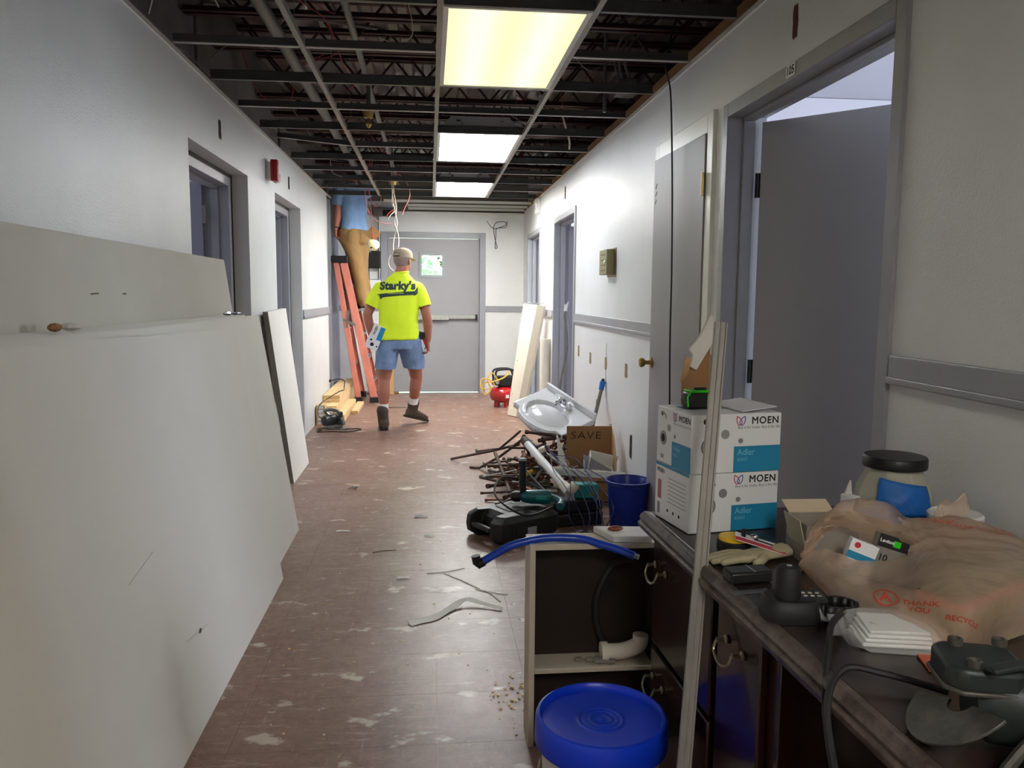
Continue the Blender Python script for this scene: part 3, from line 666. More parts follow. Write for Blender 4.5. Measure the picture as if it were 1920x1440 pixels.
# ------------------------------------------------------------------ drywall sheets on the left
def sheet(label, bn, bf, tf, tn, th=.0125, group='drywall sheets leaning on the left wall', m='dw_face'):
    """corners: bottom near, bottom far, top far, top near of the front face"""
    a, b, c, d = V(bn), V(bf), V(tf), V(tn); n = (b - a).cross(d - a).normalized()
    if n.x > 0: n = -n
    cpos = V((a.x, (a.y + b.y) / 2, 0)); t = thing('drywall_sheet', label, 'drywall sheet', cpos, group=group)
    F = [p - cpos for p in (a, b, c, d)]; B = [p + n * th for p in F]
    core = [p + n * .0012 for p in F]; coreb = [p + n * (th - .0012) for p in F]
    mb = MB().add(core + coreb, [(0, 1, 5, 4), (1, 2, 6, 5), (2, 3, 7, 6), (3, 0, 4, 7)]); mb.build('gypsum_core', 'dw_edge', t)
    MB().add(F + core, [(0, 1, 2, 3), (4, 7, 6, 5), (0, 4, 5, 1), (1, 5, 6, 2), (2, 6, 7, 3), (3, 7, 4, 0)]).build('face_paper', m, t)
    MB().add(B + coreb, [(0, 1, 2, 3), (4, 7, 6, 5), (0, 4, 5, 1), (1, 5, 6, 2), (2, 6, 7, 3), (3, 7, 4, 0)]).build('back_paper', 'dw_back', t)
    return t
ordn = ['second', 'third', 'fourth', 'fifth', 'sixth', 'seventh', 'eighth', 'ninth', 'tenth', 'eleventh', 'twelfth', 'thirteenth']
f0 = sheet('front drywall sheet of the stack on the left, large pale face with pencil marks', (-.700, .85, .0), (-.688, 3.71, .0), (-.872, 3.70, 1.168), (-.885, .85, 1.235))
for i in range(11):
    k = (i + 1) * .0146 + .012; dy = random.uniform(-.03, 0) if i else .0; dz = random.uniform(-.006, .006) if i else 0
    sheet('%s drywall sheet from the front of the stack on the left' % ordn[i], (-.712 - k, .85, 0), (-.716 - k, 4.50 + dy, 0), (-.905 - k, 4.50 + dy, 1.205 + dz), (-.900 - k, .85, 1.22 + dz))
rear_ = sheet('tall rear drywall sheet standing above the stack on the left', (-.935, .75, 0), (-.935, 4.60, 0), (-1.125, 4.575, 1.507), (-1.125, .75, 1.515), m='dw_back')
for i, (nm) in enumerate(('front', 'middle', 'rear')):
    k = i * .0138
    sheet('%s offcut of drywall leaning beyond the stack' % nm, (-.955 - k, 5.63 + .012 * i, 0), (-.955 - k, 6.325, 0), (-1.105 - k, 6.325, 1.212), (-1.105 - k, 5.63 + .012 * i, 1.20))
# marks on the sheets
mat('pencil', (186, 182, 172), .8); mat('dark_mark', (96, 88, 80), .8)
def dw_x(z): return -.692 - .157 * z
MB().ball((-.7325, 2.535, .257), (.003, .014, .008), 8, 5).build('scuff_mark', 'dark_mark', f0, loc=-V(f0.location))
MB().tube([(-.7335, 2.40, .280), (-.7315, 2.62, .245)], .0008, 5).build('scuff_mark', 'pencil', f0, loc=-V(f0.location))
MB().tube([(-.752, 2.02, .60), (-.760, 2.22, .62)], .0009, 5).build('scuff_mark', 'pencil', f0, loc=-V(f0.location))
for y_ in (2.78, 3.04): MB().box((-1.1005, y_, 1.322), (.003, .06 if y_ < 3 else .03, .005), (.03, 0, 0)).build('pencil_dash', 'dark_mark', rear_, loc=-V(rear_.location))
# small tool and crumbs on top of the stack
t = thing('pliers', 'small blue-handled pliers lying on top of the drywall stack', 'pliers', (-1.0, 4.13, 1.219), (0, 0, rad(78)))
MB().tube([(0, .006, .006), (.05, .018, .006), (.1, .012, .006)], [.004, .006, .005], 6).tube([(0, -.006, .006), (.05, -.018, .006), (.1, -.012, .006)], [.004, .006, .005], 6).build('handles', 'wire_blue', t)
MB().tube([(0, 0, .006), (-.03, 0, .006), (-.055, 0, .006)], [.012, .01, .004], 6).build('jaws', 'steel', t)
t = thing('plaster_crumb', 'crumb of torn plaster and paper on top of the drywall stack', 'debris', (-.99, 2.33, 1.222))
MB().ball((0, 0, .01), (.03, .02, .012), 8, 5).build('lump', 'plaster', t); MB().ball((-.02, -.05, .01), (.018, .025, .012), 8, 5).build('paper_flake', 'cardboard', t)

# ------------------------------------------------------------------ lumber, cartons, saw
def adopt(o, par):
    o.parent = par; o.matrix_parent_inverse = Matrix.LocRotScale(par.location, par.rotation_euler, None).inverted()
    for k in ('label', 'category', 'group'):
        if k in o: del o[k]
    return o
def stud(label, x0, x1, z0, y0, y1, h=.038):
    o = MB().bx(x0, x1, y0, y1, z0, z0 + h).build('pine_stud', 'pine', None, False, .003)
    return tag(o, label, 'lumber', 'pine studs stacked along the left wall')
lay = ['bottom', 'second', 'third', 'fourth', 'fifth', 'top']
for k in range(2):
    for i, w_ in enumerate(('wall', 'middle', 'aisle')):
        x0 = -1.158 + i * .091
        stud('pine stud on the %s side of the lumber pile, %s layer' % (w_, lay[k]), x0, x0 + .087, k * .039, 8.33 + random.uniform(0, .03), 9.62 + random.uniform(-.04, .04) if i == 2 else 10.55)
for k in range(2, 6):
    for i, w_ in enumerate(('wall', 'middle')):
        x0 = -1.158 + i * .091
        if k > 3 and i == 1: pass
        stud('pine stud on the %s side of the lumber pile, %s layer' % (w_, lay[k]), x0, x0 + .087, k * .039, 8.38 + .02 * k + random.uniform(0, .03) + (0 if k < 4 else .25), 10.5)
tag(MB().bx(-.878, -.80, 8.9, 9.7, .0, .038).build('pine_offcut', 'pine', None, False, .003), 'pine board lying on the floor beside the ladder feet', 'lumber')
mat('carton', (196, 168, 122), .75, var=.12, vscale=12)
for c in range(2):
    for k in range(5 if c == 0 else 4):
        t = thing('small_carton', 'small tan carton with white label, %s of the %s column' % (['bottom', 'second', 'third', 'fourth', 'top'][k] if c == 0 else ['bottom', 'second', 'third', 'top'][k], 'left' if c == 0 else 'right'), 'carton', (-1.108 + c * .094, 8.23 + c * .012, k * .0405 + c * .0405 * (1 if 0 else 0)), (0, 0, random.uniform(-.05, .05)), 'small cartons beside the saw')
        MB().bx(-.044, .044, -.06, .06, 0, .0395).build('box', 'carton', t, False, .002)
        MB().bx(-.028, .028, -.0612, -.0602, .006, .033).build('sticker', 'box_white', t)
t = thing('circular_saw', 'black and grey circular saw on the floor beside the lumber', 'saw', (-.96, 7.96, 0), (0, 0, rad(-32)))
mat('saw_grey', (92, 94, 94), .35, metal=.4); mat('tool_black', (30, 31, 32), .42)
MB().bx(-.13, .14, -.06, .09, .004, .010).build('base_plate', 'steel', t, False, .002)
MB().prism([(-.105 + .105 * cos(a) + .1, .105 * sin(a)) for a in [i * pi / 12 for i in range(13)]], .04, frame_mat((0, .03, .035), (1, 0, 0), (0, 0, 1), (0, 1, 0))).build('upper_guard', 'saw_grey', t, False, .006)
MB().lathe([(.088, 0), (.088, .003)], (0, .05, .06), 28, (0, 1, 0)).build('blade', 'steel', t)
MB().lathe([(.052, 0), (.056, .02), (.054, .09), (.046, .13), (.03, .135)], (-.01, .03, .085), 18, (-.15, -1, 0)).build('motor', 'tool_black', t, True)
MB().tube(spline([(-.06, .02, .12), (-.10, .0, .165), (-.02, -.02, .19), (.06, .0, .175), (.08, .02, .12)]), .017, 8).build('handle', 'saw_grey', t, True)
MB().tube(spline([(.05, .03, .15), (.09, .02, .16), (.10, .0, .12)]), .013, 8).build('front_knob', 'tool_black', t, True)
adopt(MB().tube(spline([(-1.02, 7.90, .09), (-1.10, 7.98, .12), (-1.118, 8.10, .19), (-1.11, 8.25, .215), (-1.09, 8.6, .215), (-1.0, 8.9, .255), (-.965, 9.05, .255), (-.98, 9.2, .262), (-.985, 9.3, .33), (-1.06, 9.31, .35), (-1.14, 9.30, .332)]), .0055, 6).build('power_cord', 'black', None, True), t)
adopt(MB().tube(spline([(-.93, 7.86, .03), (-.85, 7.86, .008), (-.72, 7.9, .007), (-.68, 7.84, .007), (-.78, 7.72, .007), (-.95, 7.74, .007), (-1.08, 7.72, .007), (-1.05, 7.82, .007), (-1.10, 7.86, .007)]), .0055, 6).build('cord_loop', 'black', None, True), t)
tag(MB().box((-.585, 10.70, .40), (.20, .018, .80), (rad(-6), 0, 0)).build('plywood_offcut', 'ply', None, False, .002), 'plywood offcut leaning on the end wall behind the ladder', 'plywood')
tag(MB().bx(-.80, -.62, 10.56, 10.66, 0, .16).build('black_case', 'black', None, False, .01), 'black case on the floor behind the ladder', 'case')
tag(MB().bx(-.62, -.28, 9.36, 9.385, 0, .012).build('metal_strip', 'galv', None, False, .001), 'thin metal strip lying on the floor behind the man', 'strip')
tag(MB().bx(-.50, -.42, 10.66, 10.72, 0, .03).build('door_wedge', 'wood', None, False, .004), 'dark wooden wedge on the floor at the foot of the exit door', 'wedge')

# ------------------------------------------------------------------ step ladder
mat('fibreglass', (204, 124, 106), .5, var=.22, vscale=16, stretch=(1, 1, .3)); mat('ladder_label', (176, 62, 56), .5, var=.3, vscale=30, rgb2=(214, 190, 180))
t = thing('step_ladder', 'orange fibreglass step ladder with black top leaning by the left wall', 'ladder', (-.9, 10.15, 0))
Y0, Y1 = -.30, .30
def rail_(nm, xt, xb, yt, yb, side, w=.082):
    a, b = V((xt, yt, 1.70)), V((xb, yb, .04)); d = (b - a).normalized(); n = V((1, 0, 0)) - d * d.x; n.normalize()
    m = MB(); L = (b - a).length
    M = frame_mat(a, n, V((0, 1, 0)), d)
    m.box((0, 0, L / 2), (w, .006, L)).box((-w / 2, side * .014, L / 2), (.006, .03, L)).box((w / 2, side * .014, L / 2), (.006, .03, L)).xf(M)
    return m.build(nm, 'fibreglass', t, False, .002)
FR = (-.145, .215); RR = (-.235, .025)
for (yt, yb, sd) in ((Y0 + .12, Y0, 1), (Y1 - .12, Y1, -1)):
    q = rail_('front_rail', FR[0], FR[1], yt, yb, sd)
    if sd == 1:
        M = frame_mat((FR[0] + .065, yt - .01 - .012, 1.46), (1, 0, 0), (0, 0, 1)); MB().box((-.015, -.017, 1.42), (.05, .003, .22), (0, rad(-12.2), 0)).build('warning_label', 'ladder_label', q, loc=(FR[0] + .095 - .02, yt + .005, 0))
    rail_('rear_rail', RR[0], RR[1], yt, yb, sd, .06)
    MB().box((FR[1], yb, .035), (.11, .05, .07)).build('rubber_foot', 'black_rubber', t, False, .006)
    MB().box((RR[1], yb, .035), (.09, .05, .07)).build('rubber_foot', 'black_rubber', t, False, .006)
MB().box((-.19, 0, 1.74), (.20, .42, .085)).build('top_cap', 'black', t, False, .012)
for k in range(5):
    z = .28 + k * .29; f_ = (1.70 - z) / 1.66; x = FR[0] + (FR[1] - FR[0]) * f_; hw = .18 + .12 * f_
    MB().bx(x - .045, x + .05, -hw, hw, z - .012, z).bx(x + .044, x + .05, -hw, hw, z - .04, z).build('step', 'alum', t, False, .002)
for k in range(3):
    z = .45 + k * .45; f_ = (1.70 - z) / 1.66; x = RR[0] + (RR[1] - RR[0]) * f_; hw = .18 + .12 * f_
    MB().cyl((x, -hw, z), (x, hw, z), .014, n=8).build('rear_brace', 'alum', t, True)
MB().box((-.08, Y0 + .06, .98), (.16, .005, .03), (0, rad(25), 0)).box((-.10, Y0 + .06, 1.02), (.03, .006, .22), (0, rad(8), 0)).build('spreader', 'galv', t)
# ------------------------------------------------------------------ people
mat('skin', (172, 112, 92), .5, var=.12, vscale=14, sub=.15); mat('skin_legs', (190, 140, 120), .5, var=.12, vscale=14)
mat('hi_vis', (226, 252, 44), .75, var=.05, vscale=8); mat('denim', (126, 154, 190), .85, var=.3, vscale=14, bump=.3, bscale=160)
mat('sock', (226, 226, 222), .85, bump=.3, bscale=120); mat('boot', (80, 64, 52), .7, var=.35, vscale=16); mat('boot_sole', (40, 35, 31), .8)
mat('cap_tan', (172, 156, 132), .85, var=.12, vscale=20, bump=.3, bscale=200); mat('hair_grey', (150, 132, 122), .85, var=.3, vscale=60)
mat('shirt_blue', (124, 156, 196), .8, var=.1, vscale=10); mat('khaki', (150, 116, 70), .8, var=.16, vscale=12, bump=.2, bscale=150); mat('shirt_print', (44, 66, 64), .7)
mat('eye_white', (230, 228, 222), .3); mat('lips', (160, 92, 84), .5)
def ell(c, sd, fd, rx, ry, n=20, p=2.3):
    c = V(c); sd = V(sd); fd = V(fd); out = []
    for j in range(n):
        a = 2 * pi * j / n; x = abs(cos(a)) ** (2 / p) * (1 if cos(a) >= 0 else -1); y = abs(sin(a)) ** (2 / p) * (1 if sin(a) >= 0 else -1)
        out.append(c + sd * (x * rx) + fd * (y * ry))
    return out
def limb(mb, pts, rs, n=14, flat=1.0):
    """tapering limb through joints, with rounded ends"""
    P = spline(pts, 5); m = len(P) - 1; k = len(rs) - 1; R = []
    for i in range(m + 1):
        t = i / m * k; a = min(int(t), k - 1); R.append(rs[a] + (rs[a + 1] - rs[a]) * (t - a))
    mb.tube(P, R, n, flat=flat); mb.ball(P[0], R[0], 12, 8); mb.ball(P[-1], R[-1] * .98, 12, 8)
def hand(mb, w, d, nrm, thumb, curl=.5, sz=1.0):
    """w wrist, d direction to fingers, nrm direction the palm faces, thumb: side vector where the thumb leaves"""
    w = V(w); d = V(d).normalized(); nrm = (V(nrm) - d * V(nrm).dot(d)).normalized(); th = V(thumb); th = (th - d * th.dot(d) - nrm * th.dot(nrm)).normalized()
    mb.rings([ell(w + d * a * sz, th, nrm, rx * sz, ry * sz, 12) for a, rx, ry in ((-.015, .026, .02), (.01, .028, .02), (.04, .038, .018), (.075, .041, .016), (.095, .038, .013))])
    for k, (off, L) in enumerate(((.030, .074), (.010, .082), (-.011, .076), (-.031, .060))):
        p = w + d * .088 * sz + th * off * sz; dd = d.copy(); pts = [p - d * .02 * sz, p]; c = curl * (1 + .12 * k)
        for s_, fr in enumerate((.45, .32, .26)):
            ang = c * (.5 if s_ == 0 else .8); ax = dd.cross(nrm)
            dd = Matrix.Rotation(ang, 3, ax) @ dd; nn = nrm
            p = p + dd * L * fr * sz; pts.append(p)
        mb.tube(pts, [.0095 * sz, .0098 * sz, .0092 * sz, .0085 * sz, .007 * sz], 8); mb.ball(pts[-1], .0072 * sz, 8, 6)
    p = w + d * .025 * sz + th * .026 * sz; a = (th * .75 + d * .7 + nrm * .25).normalized(); b = (d * .8 + th * .25 + nrm * .4).normalized()
    mb.tube([p - a * .01, p + a * .032 * sz, p + a * .032 * sz + b * .03 * sz, p + a * .032 * sz + b * .055 * sz], [.015 * sz, .0125 * sz, .0105 * sz, .008 * sz], 8); mb.ball(p + a * .032 * sz + b * .055 * sz, .008 * sz, 8, 6)
def head(mb, c, fdir, sz=1.0):
    """c: centre of the skull; fdir: direction the face looks"""
    f = V(fdir).normalized(); up = V((0, 0, 1)); r = f.cross(up).normalized(); up = r.cross(f); c = V(c)
    def E(o, rad_): 
        s0 = len(mb.v); mb.ball((0, 0, 0), rad_, 16, 12); M = Matrix((r, f, up)).transposed().to_4x4(); M.translation = c + r * o[0] + f * o[1] + up * o[2]; mb.xf(M, s0)
    E((0, -.008, .02), (.076 * sz, .098 * sz, .094 * sz)); E((0, .022, -.05), (.06 * sz, .07 * sz, .07 * sz)); E((0, .055, -.085), (.032, .03, .026))
    E((0, .098, -.02), (.014, .018, .026)); E((0, .085, .022), (.055, .02, .014)); E((0, .082, -.062), (.026, .016, .008))
    for s in (-1, 1): E((s * .078, -.006, -.018), (.008, .02, .033)); E((s * .083, -.014, -.012), (.007, .014, .022))
    return r, f, up
def head_extras(par, c, fdir):
    f = V(fdir).normalized(); up = V((0, 0, 1)); r = f.cross(up).normalized(); c = V(c)
    for s in (-1, 1): MB().ball(c + r * s * .03 + f * .082 + up * .003, .011, 10, 8).build('eye', 'eye_white', par, True)
    MB().ball(c + f * .096 + up * -.062, (.022, .022, .006), 10, 6).build('mouth', 'lips', par, True)

# --- man in the yellow shirt, seen from behind, walking away
PX, PY = -.30, 7.90
man = thing('person', 'man in neon yellow shirt, denim shorts and tan cap walking away with a box', 'person', (PX, PY, 0))
HD = V((.040, .03, 1.655)); HF = V((.55, .83, -.05))
SL, SR = V((-.180, .0, 1.378)), V((.176, .0, 1.374)); EL, ER = V((-.305, -.02, 1.135)), V((.262, -.04, 1.13)); WL, WR = V((-.275, .07, .915)), V((.275, .02, .875))
HL, HR = V((-.105, 0, .90)), V((.085, .02, .90)); KL, KR = V((-.155, .03, .49)), V((.160, .17, .50)); AL, AR = V((-.165, -.02, .10)), V((.115, .26, .155))
b = MB()
r_, f_, u_ = head(b, HD, HF)
limb(b, [(0, -.01, 1.44), (.02, .0, 1.53), (.036, .02, 1.60)], [.066, .060, .058])
X_, Y_ = V((1, 0, 0)), V((0, 1, 0))
b.rings([ell((cx, cy, z), X_, Y_, rx, ry) for cx, cy, z, rx, ry in ((-.01, .01, .80, .10, .08), (-.01, .0, .90, .155, .105), (-.01, .0, 1.0, .15, .10), (-.005, .0, 1.15, .155, .10), (0, .0, 1.3, .168, .108), (0, .0, 1.42, .155, .09), (0, .0, 1.48, .09, .065))])
limb(b, [SL, (SL + EL) / 2 + V((-.01, 0, 0)), EL], [.052, .052, .047]); limb(b, [EL, (EL * .6 + WL * .4) + V((-.004, 0, 0)), WL], [.046, .046, .030])
limb(b, [SR, (SR + ER) / 2 + V((.012, 0, 0)), ER], [.052, .052, .047]); limb(b, [ER, (ER * .6 + WR * .4) + V((.008, 0, 0)), WR], [.046, .047, .030])
hand(b, WL, (.25, .10, -.9), (1, .1, 0), (0, 1, 0), .55); hand(b, WR, (.05, .05, -1), (-1, -.1, 0), (0, 1, 0), .85)
limb(b, [HL, (HL + KL) / 2, KL], [.098, .082, .060]); limb(b, [HR, (HR + KR) / 2, KR], [.098, .082, .060])
limb(b, [KL, KL * .68 + AL * .32 + V((0, -.02, 0)), KL * .35 + AL * .65, AL], [.058, .060, .046, .036]); limb(b, [KR, KR * .68 + AR * .32 + V((0, -.022, 0)), KR * .35 + AR * .65, AR], [.058, .060, .046, .036])
limb(b, [AL, AL + V((-.01, .09, -.05))], [.036, .030], 10); limb(b, [AR, AR + V((.07, .05, -.09))], [.036, .03], 10)
remesh(b, 'body', 'skin', .0065, man, 4)
# shirt
def folds(a, s1=9, s2=4):
    return lambda p: a * (mnoise.noise(V((p.x * s1, p.y * s1, p.z * s2))) + .5 * mnoise.noise(V((p.x * s1 * 2.3 + 5, p.y * s1 * 2.3, p.z * s2 * 2.0))))
s = MB()
s.rings([ell((cx, cy, z), X_, Y_, rx, ry, 24, 2.5) for cx, cy, z, rx, ry in ((-.015, .01, .885, .206, .142), (-.015, .01, .90, .209, .145), (-.012, .005, 1.0, .198, .138), (-.008, .0, 1.12, .196, .134), (-.004, -.002, 1.25, .203, .134), (0, -.004, 1.34, .203, .13), (0, -.004, 1.40, .192, .115), (.003, -.002, 1.445, .155, .098), (.008, .0, 1.495, .105, .08), (.014, .0, 1.518, .078, .072), (.018, .0, 1.533, .071, .068))])
for S, Ee in ((SL, EL), (SR, ER)):
    d = (Ee - S); limb(s, [S + V((-.005 if S.x > 0 else .005, 0, -.004)), S + d * .35, S + d * .66], [.077, .079, .081], 16)
shirt = remesh(s, 'shirt', 'hi_vis', .009, man, 5, .5, folds(.011, 6, 3))
bm = bmesh.new(); bm.from_mesh(shirt.data)
for S, Ee in ((SL, EL), (SR, ER)):                              # open the sleeves with a straight hem
    d = (Ee - S).normalized(); L_ = (Ee - S).length; sg = 1 if S.x > 0 else -1
    fs = [f for f in bm.faces if (f.calc_center_median() - S).dot(d) > .45 * L_ and f.calc_center_median().x * sg > .198]
    g = list({v for f in fs for v in f.verts}) + list({e for f in fs for e in f.edges}) + fs
    bmesh.ops.bisect_plane(bm, geom=g, plane_co=S + d * (.70 * L_), plane_no=d, clear_outer=True)
bm.to_mesh(shirt.data); bm.free()
# collar rib
MB().tube([V((.019 + .071 * cos(a), .0 + .069 * sin(a), 1.534 + .006 * sin(a + 1.5))) for a in [i * 2 * pi / 24 for i in range(24)]], .009, 8, closed=True).build('collar', 'hi_vis', man, True)
# printed lettering laid on the back of the shirt
bv = BVHTree.FromPolygons([v.co.copy() for v in shirt.data.vertices], [tuple(p.vertices) for p in shirt.data.polygons])
def onto(mb, name, m, par, off=.0022):
    for i, p in enumerate(mb.v):
        h = bv.ray_cast(V((p[0], -1.0, p[2])), V((0, 1, 0)))
        if h[0] is not None: mb.v[i] = (p[0], h[0].y - off - p[1], p[2])
    return mb.build(name, m, par)
def dense(mb, n=1):
    me = mb.mesh('tmp'); bm = bmesh.new(); bm.from_mesh(me); bmesh.ops.triangulate(bm, faces=bm.faces)
    for _ in range(n): bmesh.ops.subdivide_edges(bm, edges=[e for e in bm.edges if e.calc_length() > .012], cuts=1, use_grid_fill=False); bmesh.ops.triangulate(bm, faces=bm.faces)
    o = MB(); bm.verts.index_update(); o.add([v.co.copy() for v in bm.verts], [tuple(v.index for v in f.verts) for f in bm.faces]); bm.free(); bpy.data.meshes.remove(me); return o
tx = text_mb("Starky's", .104, .0062, .06, 1.06, sx=.98); tx = dense(tx, 2); tx.xf(frame_mat((-.012, 0, 1.405), (1, 0, .015), (0, 0, 1), (0, -1, 0)))
lt = onto(tx, 'shirt_lettering', 'shirt_print', shirt); lt['label'] = 'dark green script lettering across the shoulders'
sw = MB(); top = []; bot = []
N_ = 26
for i in range(N_ + 1):
    t_ = i / N_; x = -.205 + t_ * .385; zt = 1.345 + .012 * t_ - .022 * (1 - t_) ** 2 + (.045 * max(0, (t_ - .93) / .07)); zb = zt - .036 - .02 * math.exp(-((t_ - .06) / .05) ** 2) - (.03 * max(0, (t_ - .9) / .1))
    if t_ < .04: zb = zt - .008
    top.append((x, 0, zt)); bot.append((x, 0, zb))
for i in range(N_): sw.quad(top[i], top[i + 1], bot[i + 1], bot[i])
onto(sw, 'shirt_swoosh', 'shirt_print', shirt)
tx = dense(text_mb('CONSTRUCTION', .017, 0, 0, 1.15)); tx.xf(frame_mat((-.03, 0, 1.333), (1, 0, .03), (0, 0, 1), (0, -1, 0))); onto(tx, 'shirt_small_print', 'hi_vis', shirt, .0036)
# shorts
s = MB()
s.rings([ell((-.01, .01, z), X_, Y_, rx, ry, 22, 2.4) for z, rx, ry in ((.79, .15, .118), (.86, .186, .132), (.93, .178, .126), (.97, .165, .118))])
limb(s, [HL + V((-.0, 0, -.01)), (HL + KL) / 2 + V((-.004, 0, 0)), HL * .27 + KL * .73 + V((-.004, -.004, 0))], [.118, .112, .103], 18)
limb(s, [HR + V((.0, 0, -.01)), (HR + KR) / 2 + V((.004, 0, 0)), HR * .27 + KR * .73 + V((.004, -.004, 0))], [.118, .114, .105], 18)
sh = remesh(s, 'shorts', 'denim', .009, man, 4, .5, folds(.012, 8, 5))
# cut the legs of the shorts flat at the hem
bm = bmesh.new(); bm.from_mesh(sh.data); g = bm.verts[:] + bm.edges[:] + bm.faces[:]
bmesh.ops.bisect_plane(bm, geom=g, plane_co=(0, 0, .595), plane_no=(-.05, .1, -1), clear_outer=True); bm.to_mesh(sh.data); bm.free()
def boot(par, ank, heel, toe, name='boot'):
    """work boot: shaft round the ankle, foot from heel to toe"""
    ank, heel, toe = V(ank), V(heel), V(toe); d = (toe - heel).normalized(); side = d.cross(V((0, 0, 1))).normalized(); up = side.cross(d); L = (toe - heel).length
    m = MB()
    m.rings([ell(heel + d * L * t + up * h, side, up, w, hh, 16, 2.6) for t, h, w, hh in ((-.02, .045, .028, .035), (.06, .05, .046, .048), (.3, .052, .048, .05), (.55, .045, .05, .042), (.8, .036, .05, .034), (.96, .03, .036, .028), (1.0, .026, .02, .018))])
    a2 = (ank - (heel + d * L * .22)).normalized()
    limb(m, [heel + d * L * .24 + up * .05, ank, ank + a2 * .075], [.056, .054, .060], 16)
    o = remesh(m, name, 'boot', .007, par, 3)
    so_ = MB(); poly = [(-.02, -.03), (.0, -.042), (.12, -.04), (.2, -.048), (.27, -.042), (.298, -.02), (.298, .02), (.27, .042), (.2, .048), (.12, .04), (.0, .042), (-.02, .03)]
    k = L / .28
    so_.prism([(x * k, y) for x, y in poly], .024, frame_mat(heel - up * .004, d, -side if side.cross(d).z > 0 else side, up)); so_.build('sole', 'boot_sole', o, False, .003)
    return o
boot(man, AL + V((0, 0, .015)), (-.152, -.085, .004), (-.175, .19, .004)); boot(man, AR + V((0, 0, .0)), (.055, .215, .088), (.255, .39, .012))
for A, K in ((AL, KL), (AR, KR)):
    d = (K - A).normalized(); MB().tube([A + d * .07, A + d * .13, A + d * .195], [.049, .049, .048], 16).build('sock', 'sock', man, True)
# hair and cap
hb = MB(); s0 = 0; hb.ball((0, 0, 0), (.081, .100, .085), 22, 14)
M = Matrix((r_, f_, u_)).transposed().to_4x4(); M.translation = HD + u_ * .004 - f_ * .012; hb.xf(M)
hair = hb.build('hair', 'hair_grey', man, True)
cb = MB(); prof = []
cb.rings([[HD + u_ * z + r_ * (rx * cos(a)) + f_ * (ry * sin(a) - .008) for a in [j * 2 * pi / 28 for j in range(28)]] for z, rx, ry in ((.018, .088, .108), (.03, .089, .109), (.065, .087, .106), (.09, .075, .092), (.108, .053, .066), (.117, .026, .032), (.119, .004, .004))])
cap = cb.build('cap', 'cap_tan', man, True)
bp_ = [(-.07, .0), (-.072, .02), (-.05, .055), (-.02, .072), (.02, .072), (.05, .055), (.072, .02), (.07, .0)]
cbm = MB().prism(bp_, .005, frame_mat(HD + f_ * .088 + u_ * .022, r_, (f_ * .95 - u_ * .3).normalized())); cbm.build('brim', 'cap_tan', cap, False, .002)
MB().ball(HD + u_ * .12 - f_ * .008, (.008, .008, .005), 10, 6).build('button', 'cap_tan', cap, True)
MB().tube([HD + u_ * .042 - f_ * .1165 + r_ * (.036 * cos(a)) + f_ * (.014 * cos(a) ** 2) + u_ * (.022 * sin(a)) for a in [j * pi / 10 for j in range(11)]], .006, 6).build('strap_opening', 'hair_grey', cap)
MB().box(HD + u_ * .03 - f_ * .1155, (.075, .004, .012), Matrix((r_, f_, u_)).transposed()).build('strap', 'black', cap, False, .003)
head_extras(man, HD, HF)
# box under his left arm
def shower_box(label, loc, rot, dims, group, torn=False):
    w, d_, h = dims; t = thing('shower_kit_box', label, 'box', loc, rot, group)
    MB().bx(0, w, 0, d_, 0, h).build('carton', 'box_white', t, False, .002)
    return t
hbx = thing('faucet_box', 'white and blue carton tucked under the left arm of the walking man', 'box', (PX - .265, PY - .12, .80), (rad(4), rad(22), rad(8)))
MB().bx(-.055, .055, 0, .24, 0, .235).build('carton', 'box_white', hbx, False, .003)
MB().bx(.0552, .056, .002, .238, .0, .233).bx(.008, .0555, -.0012, -.0004, .10, .233).build('blue_panel', 'box_blue', hbx)
tx = bold_text('MOEN', .03, .0008); tx.xf(frame_mat((-.028, -.0015, .185), (0, 0, 1), (-1, 0, 0), (0, -1, 0))); tx.build('lettering', 'ink', hbx)
for (cx, cz, r__) in ((-.012, .045, .018), (-.035, .085, .010), (.038, .04, .008)):
    MB().lathe([(r__, 0), (r__, .0008), (r__ * .7, .0008), (r__ * .7, .0014)], (cx, -.0008, cz), 16, (0, -1, 0)).build('picture', 'ink', hbx)
hm = thing('hammer', 'dark hammer with red handle in the right hand of the walking man', 'hammer', (PX + .255, PY + .02, .79))
MB().cyl((.03, .0, -.02), (-.03, -.02, .12), .014, .012, 10).build('handle', 'red', hm, True)
MB().box((-.04, -.025, .135), (.06, .05, .075), (0, .2, .3)).build('head', 'black', hm, False, .008)

# --- worker on the ladder, head and shoulders up in the ceiling void
wk = thing('person', 'worker in blue shirt and khaki trousers standing on the orange ladder', 'person', (-.90, 10.13, 1.153))
wk.location.z = 1.152
F = V((-.55, .83, 0)).normalized(); Sd = F.cross(V((0, 0, 1))).normalized()      # facing; Sd = his right
def P3(s, f, z): return Sd * s + F * f + V((0, 0, z))
hc = P3(.02, .04, 1.62); O2 = V((-.04, -.03, 0))
b = MB()
LH, RH = P3(-.09, 0, .92) + O2, P3(.09, 0, .92) + O2
LK, RK = V((.015, -.07, .50)), V((.045, .05, .50)); LA, RA = V((.085, -.07, .10)), V((.10, .05, .10))
LS, RS = P3(-.19, 0, 1.40) + O2, P3(.19, 0, 1.42) + O2
LE, LW = V((-.205, -.12, 1.17)), V((-.235, -.15, .96)); RE, RW = RS + V((.08, .1, .18)), RS + V((-.05, .1, .38))
r2, f2, u2 = head(b, hc + O2, F + V((0, 0, .3)))
limb(b, [P3(0, 0, 1.44) + O2, hc + O2 + V((0, 0, -.06))], [.066, .058])
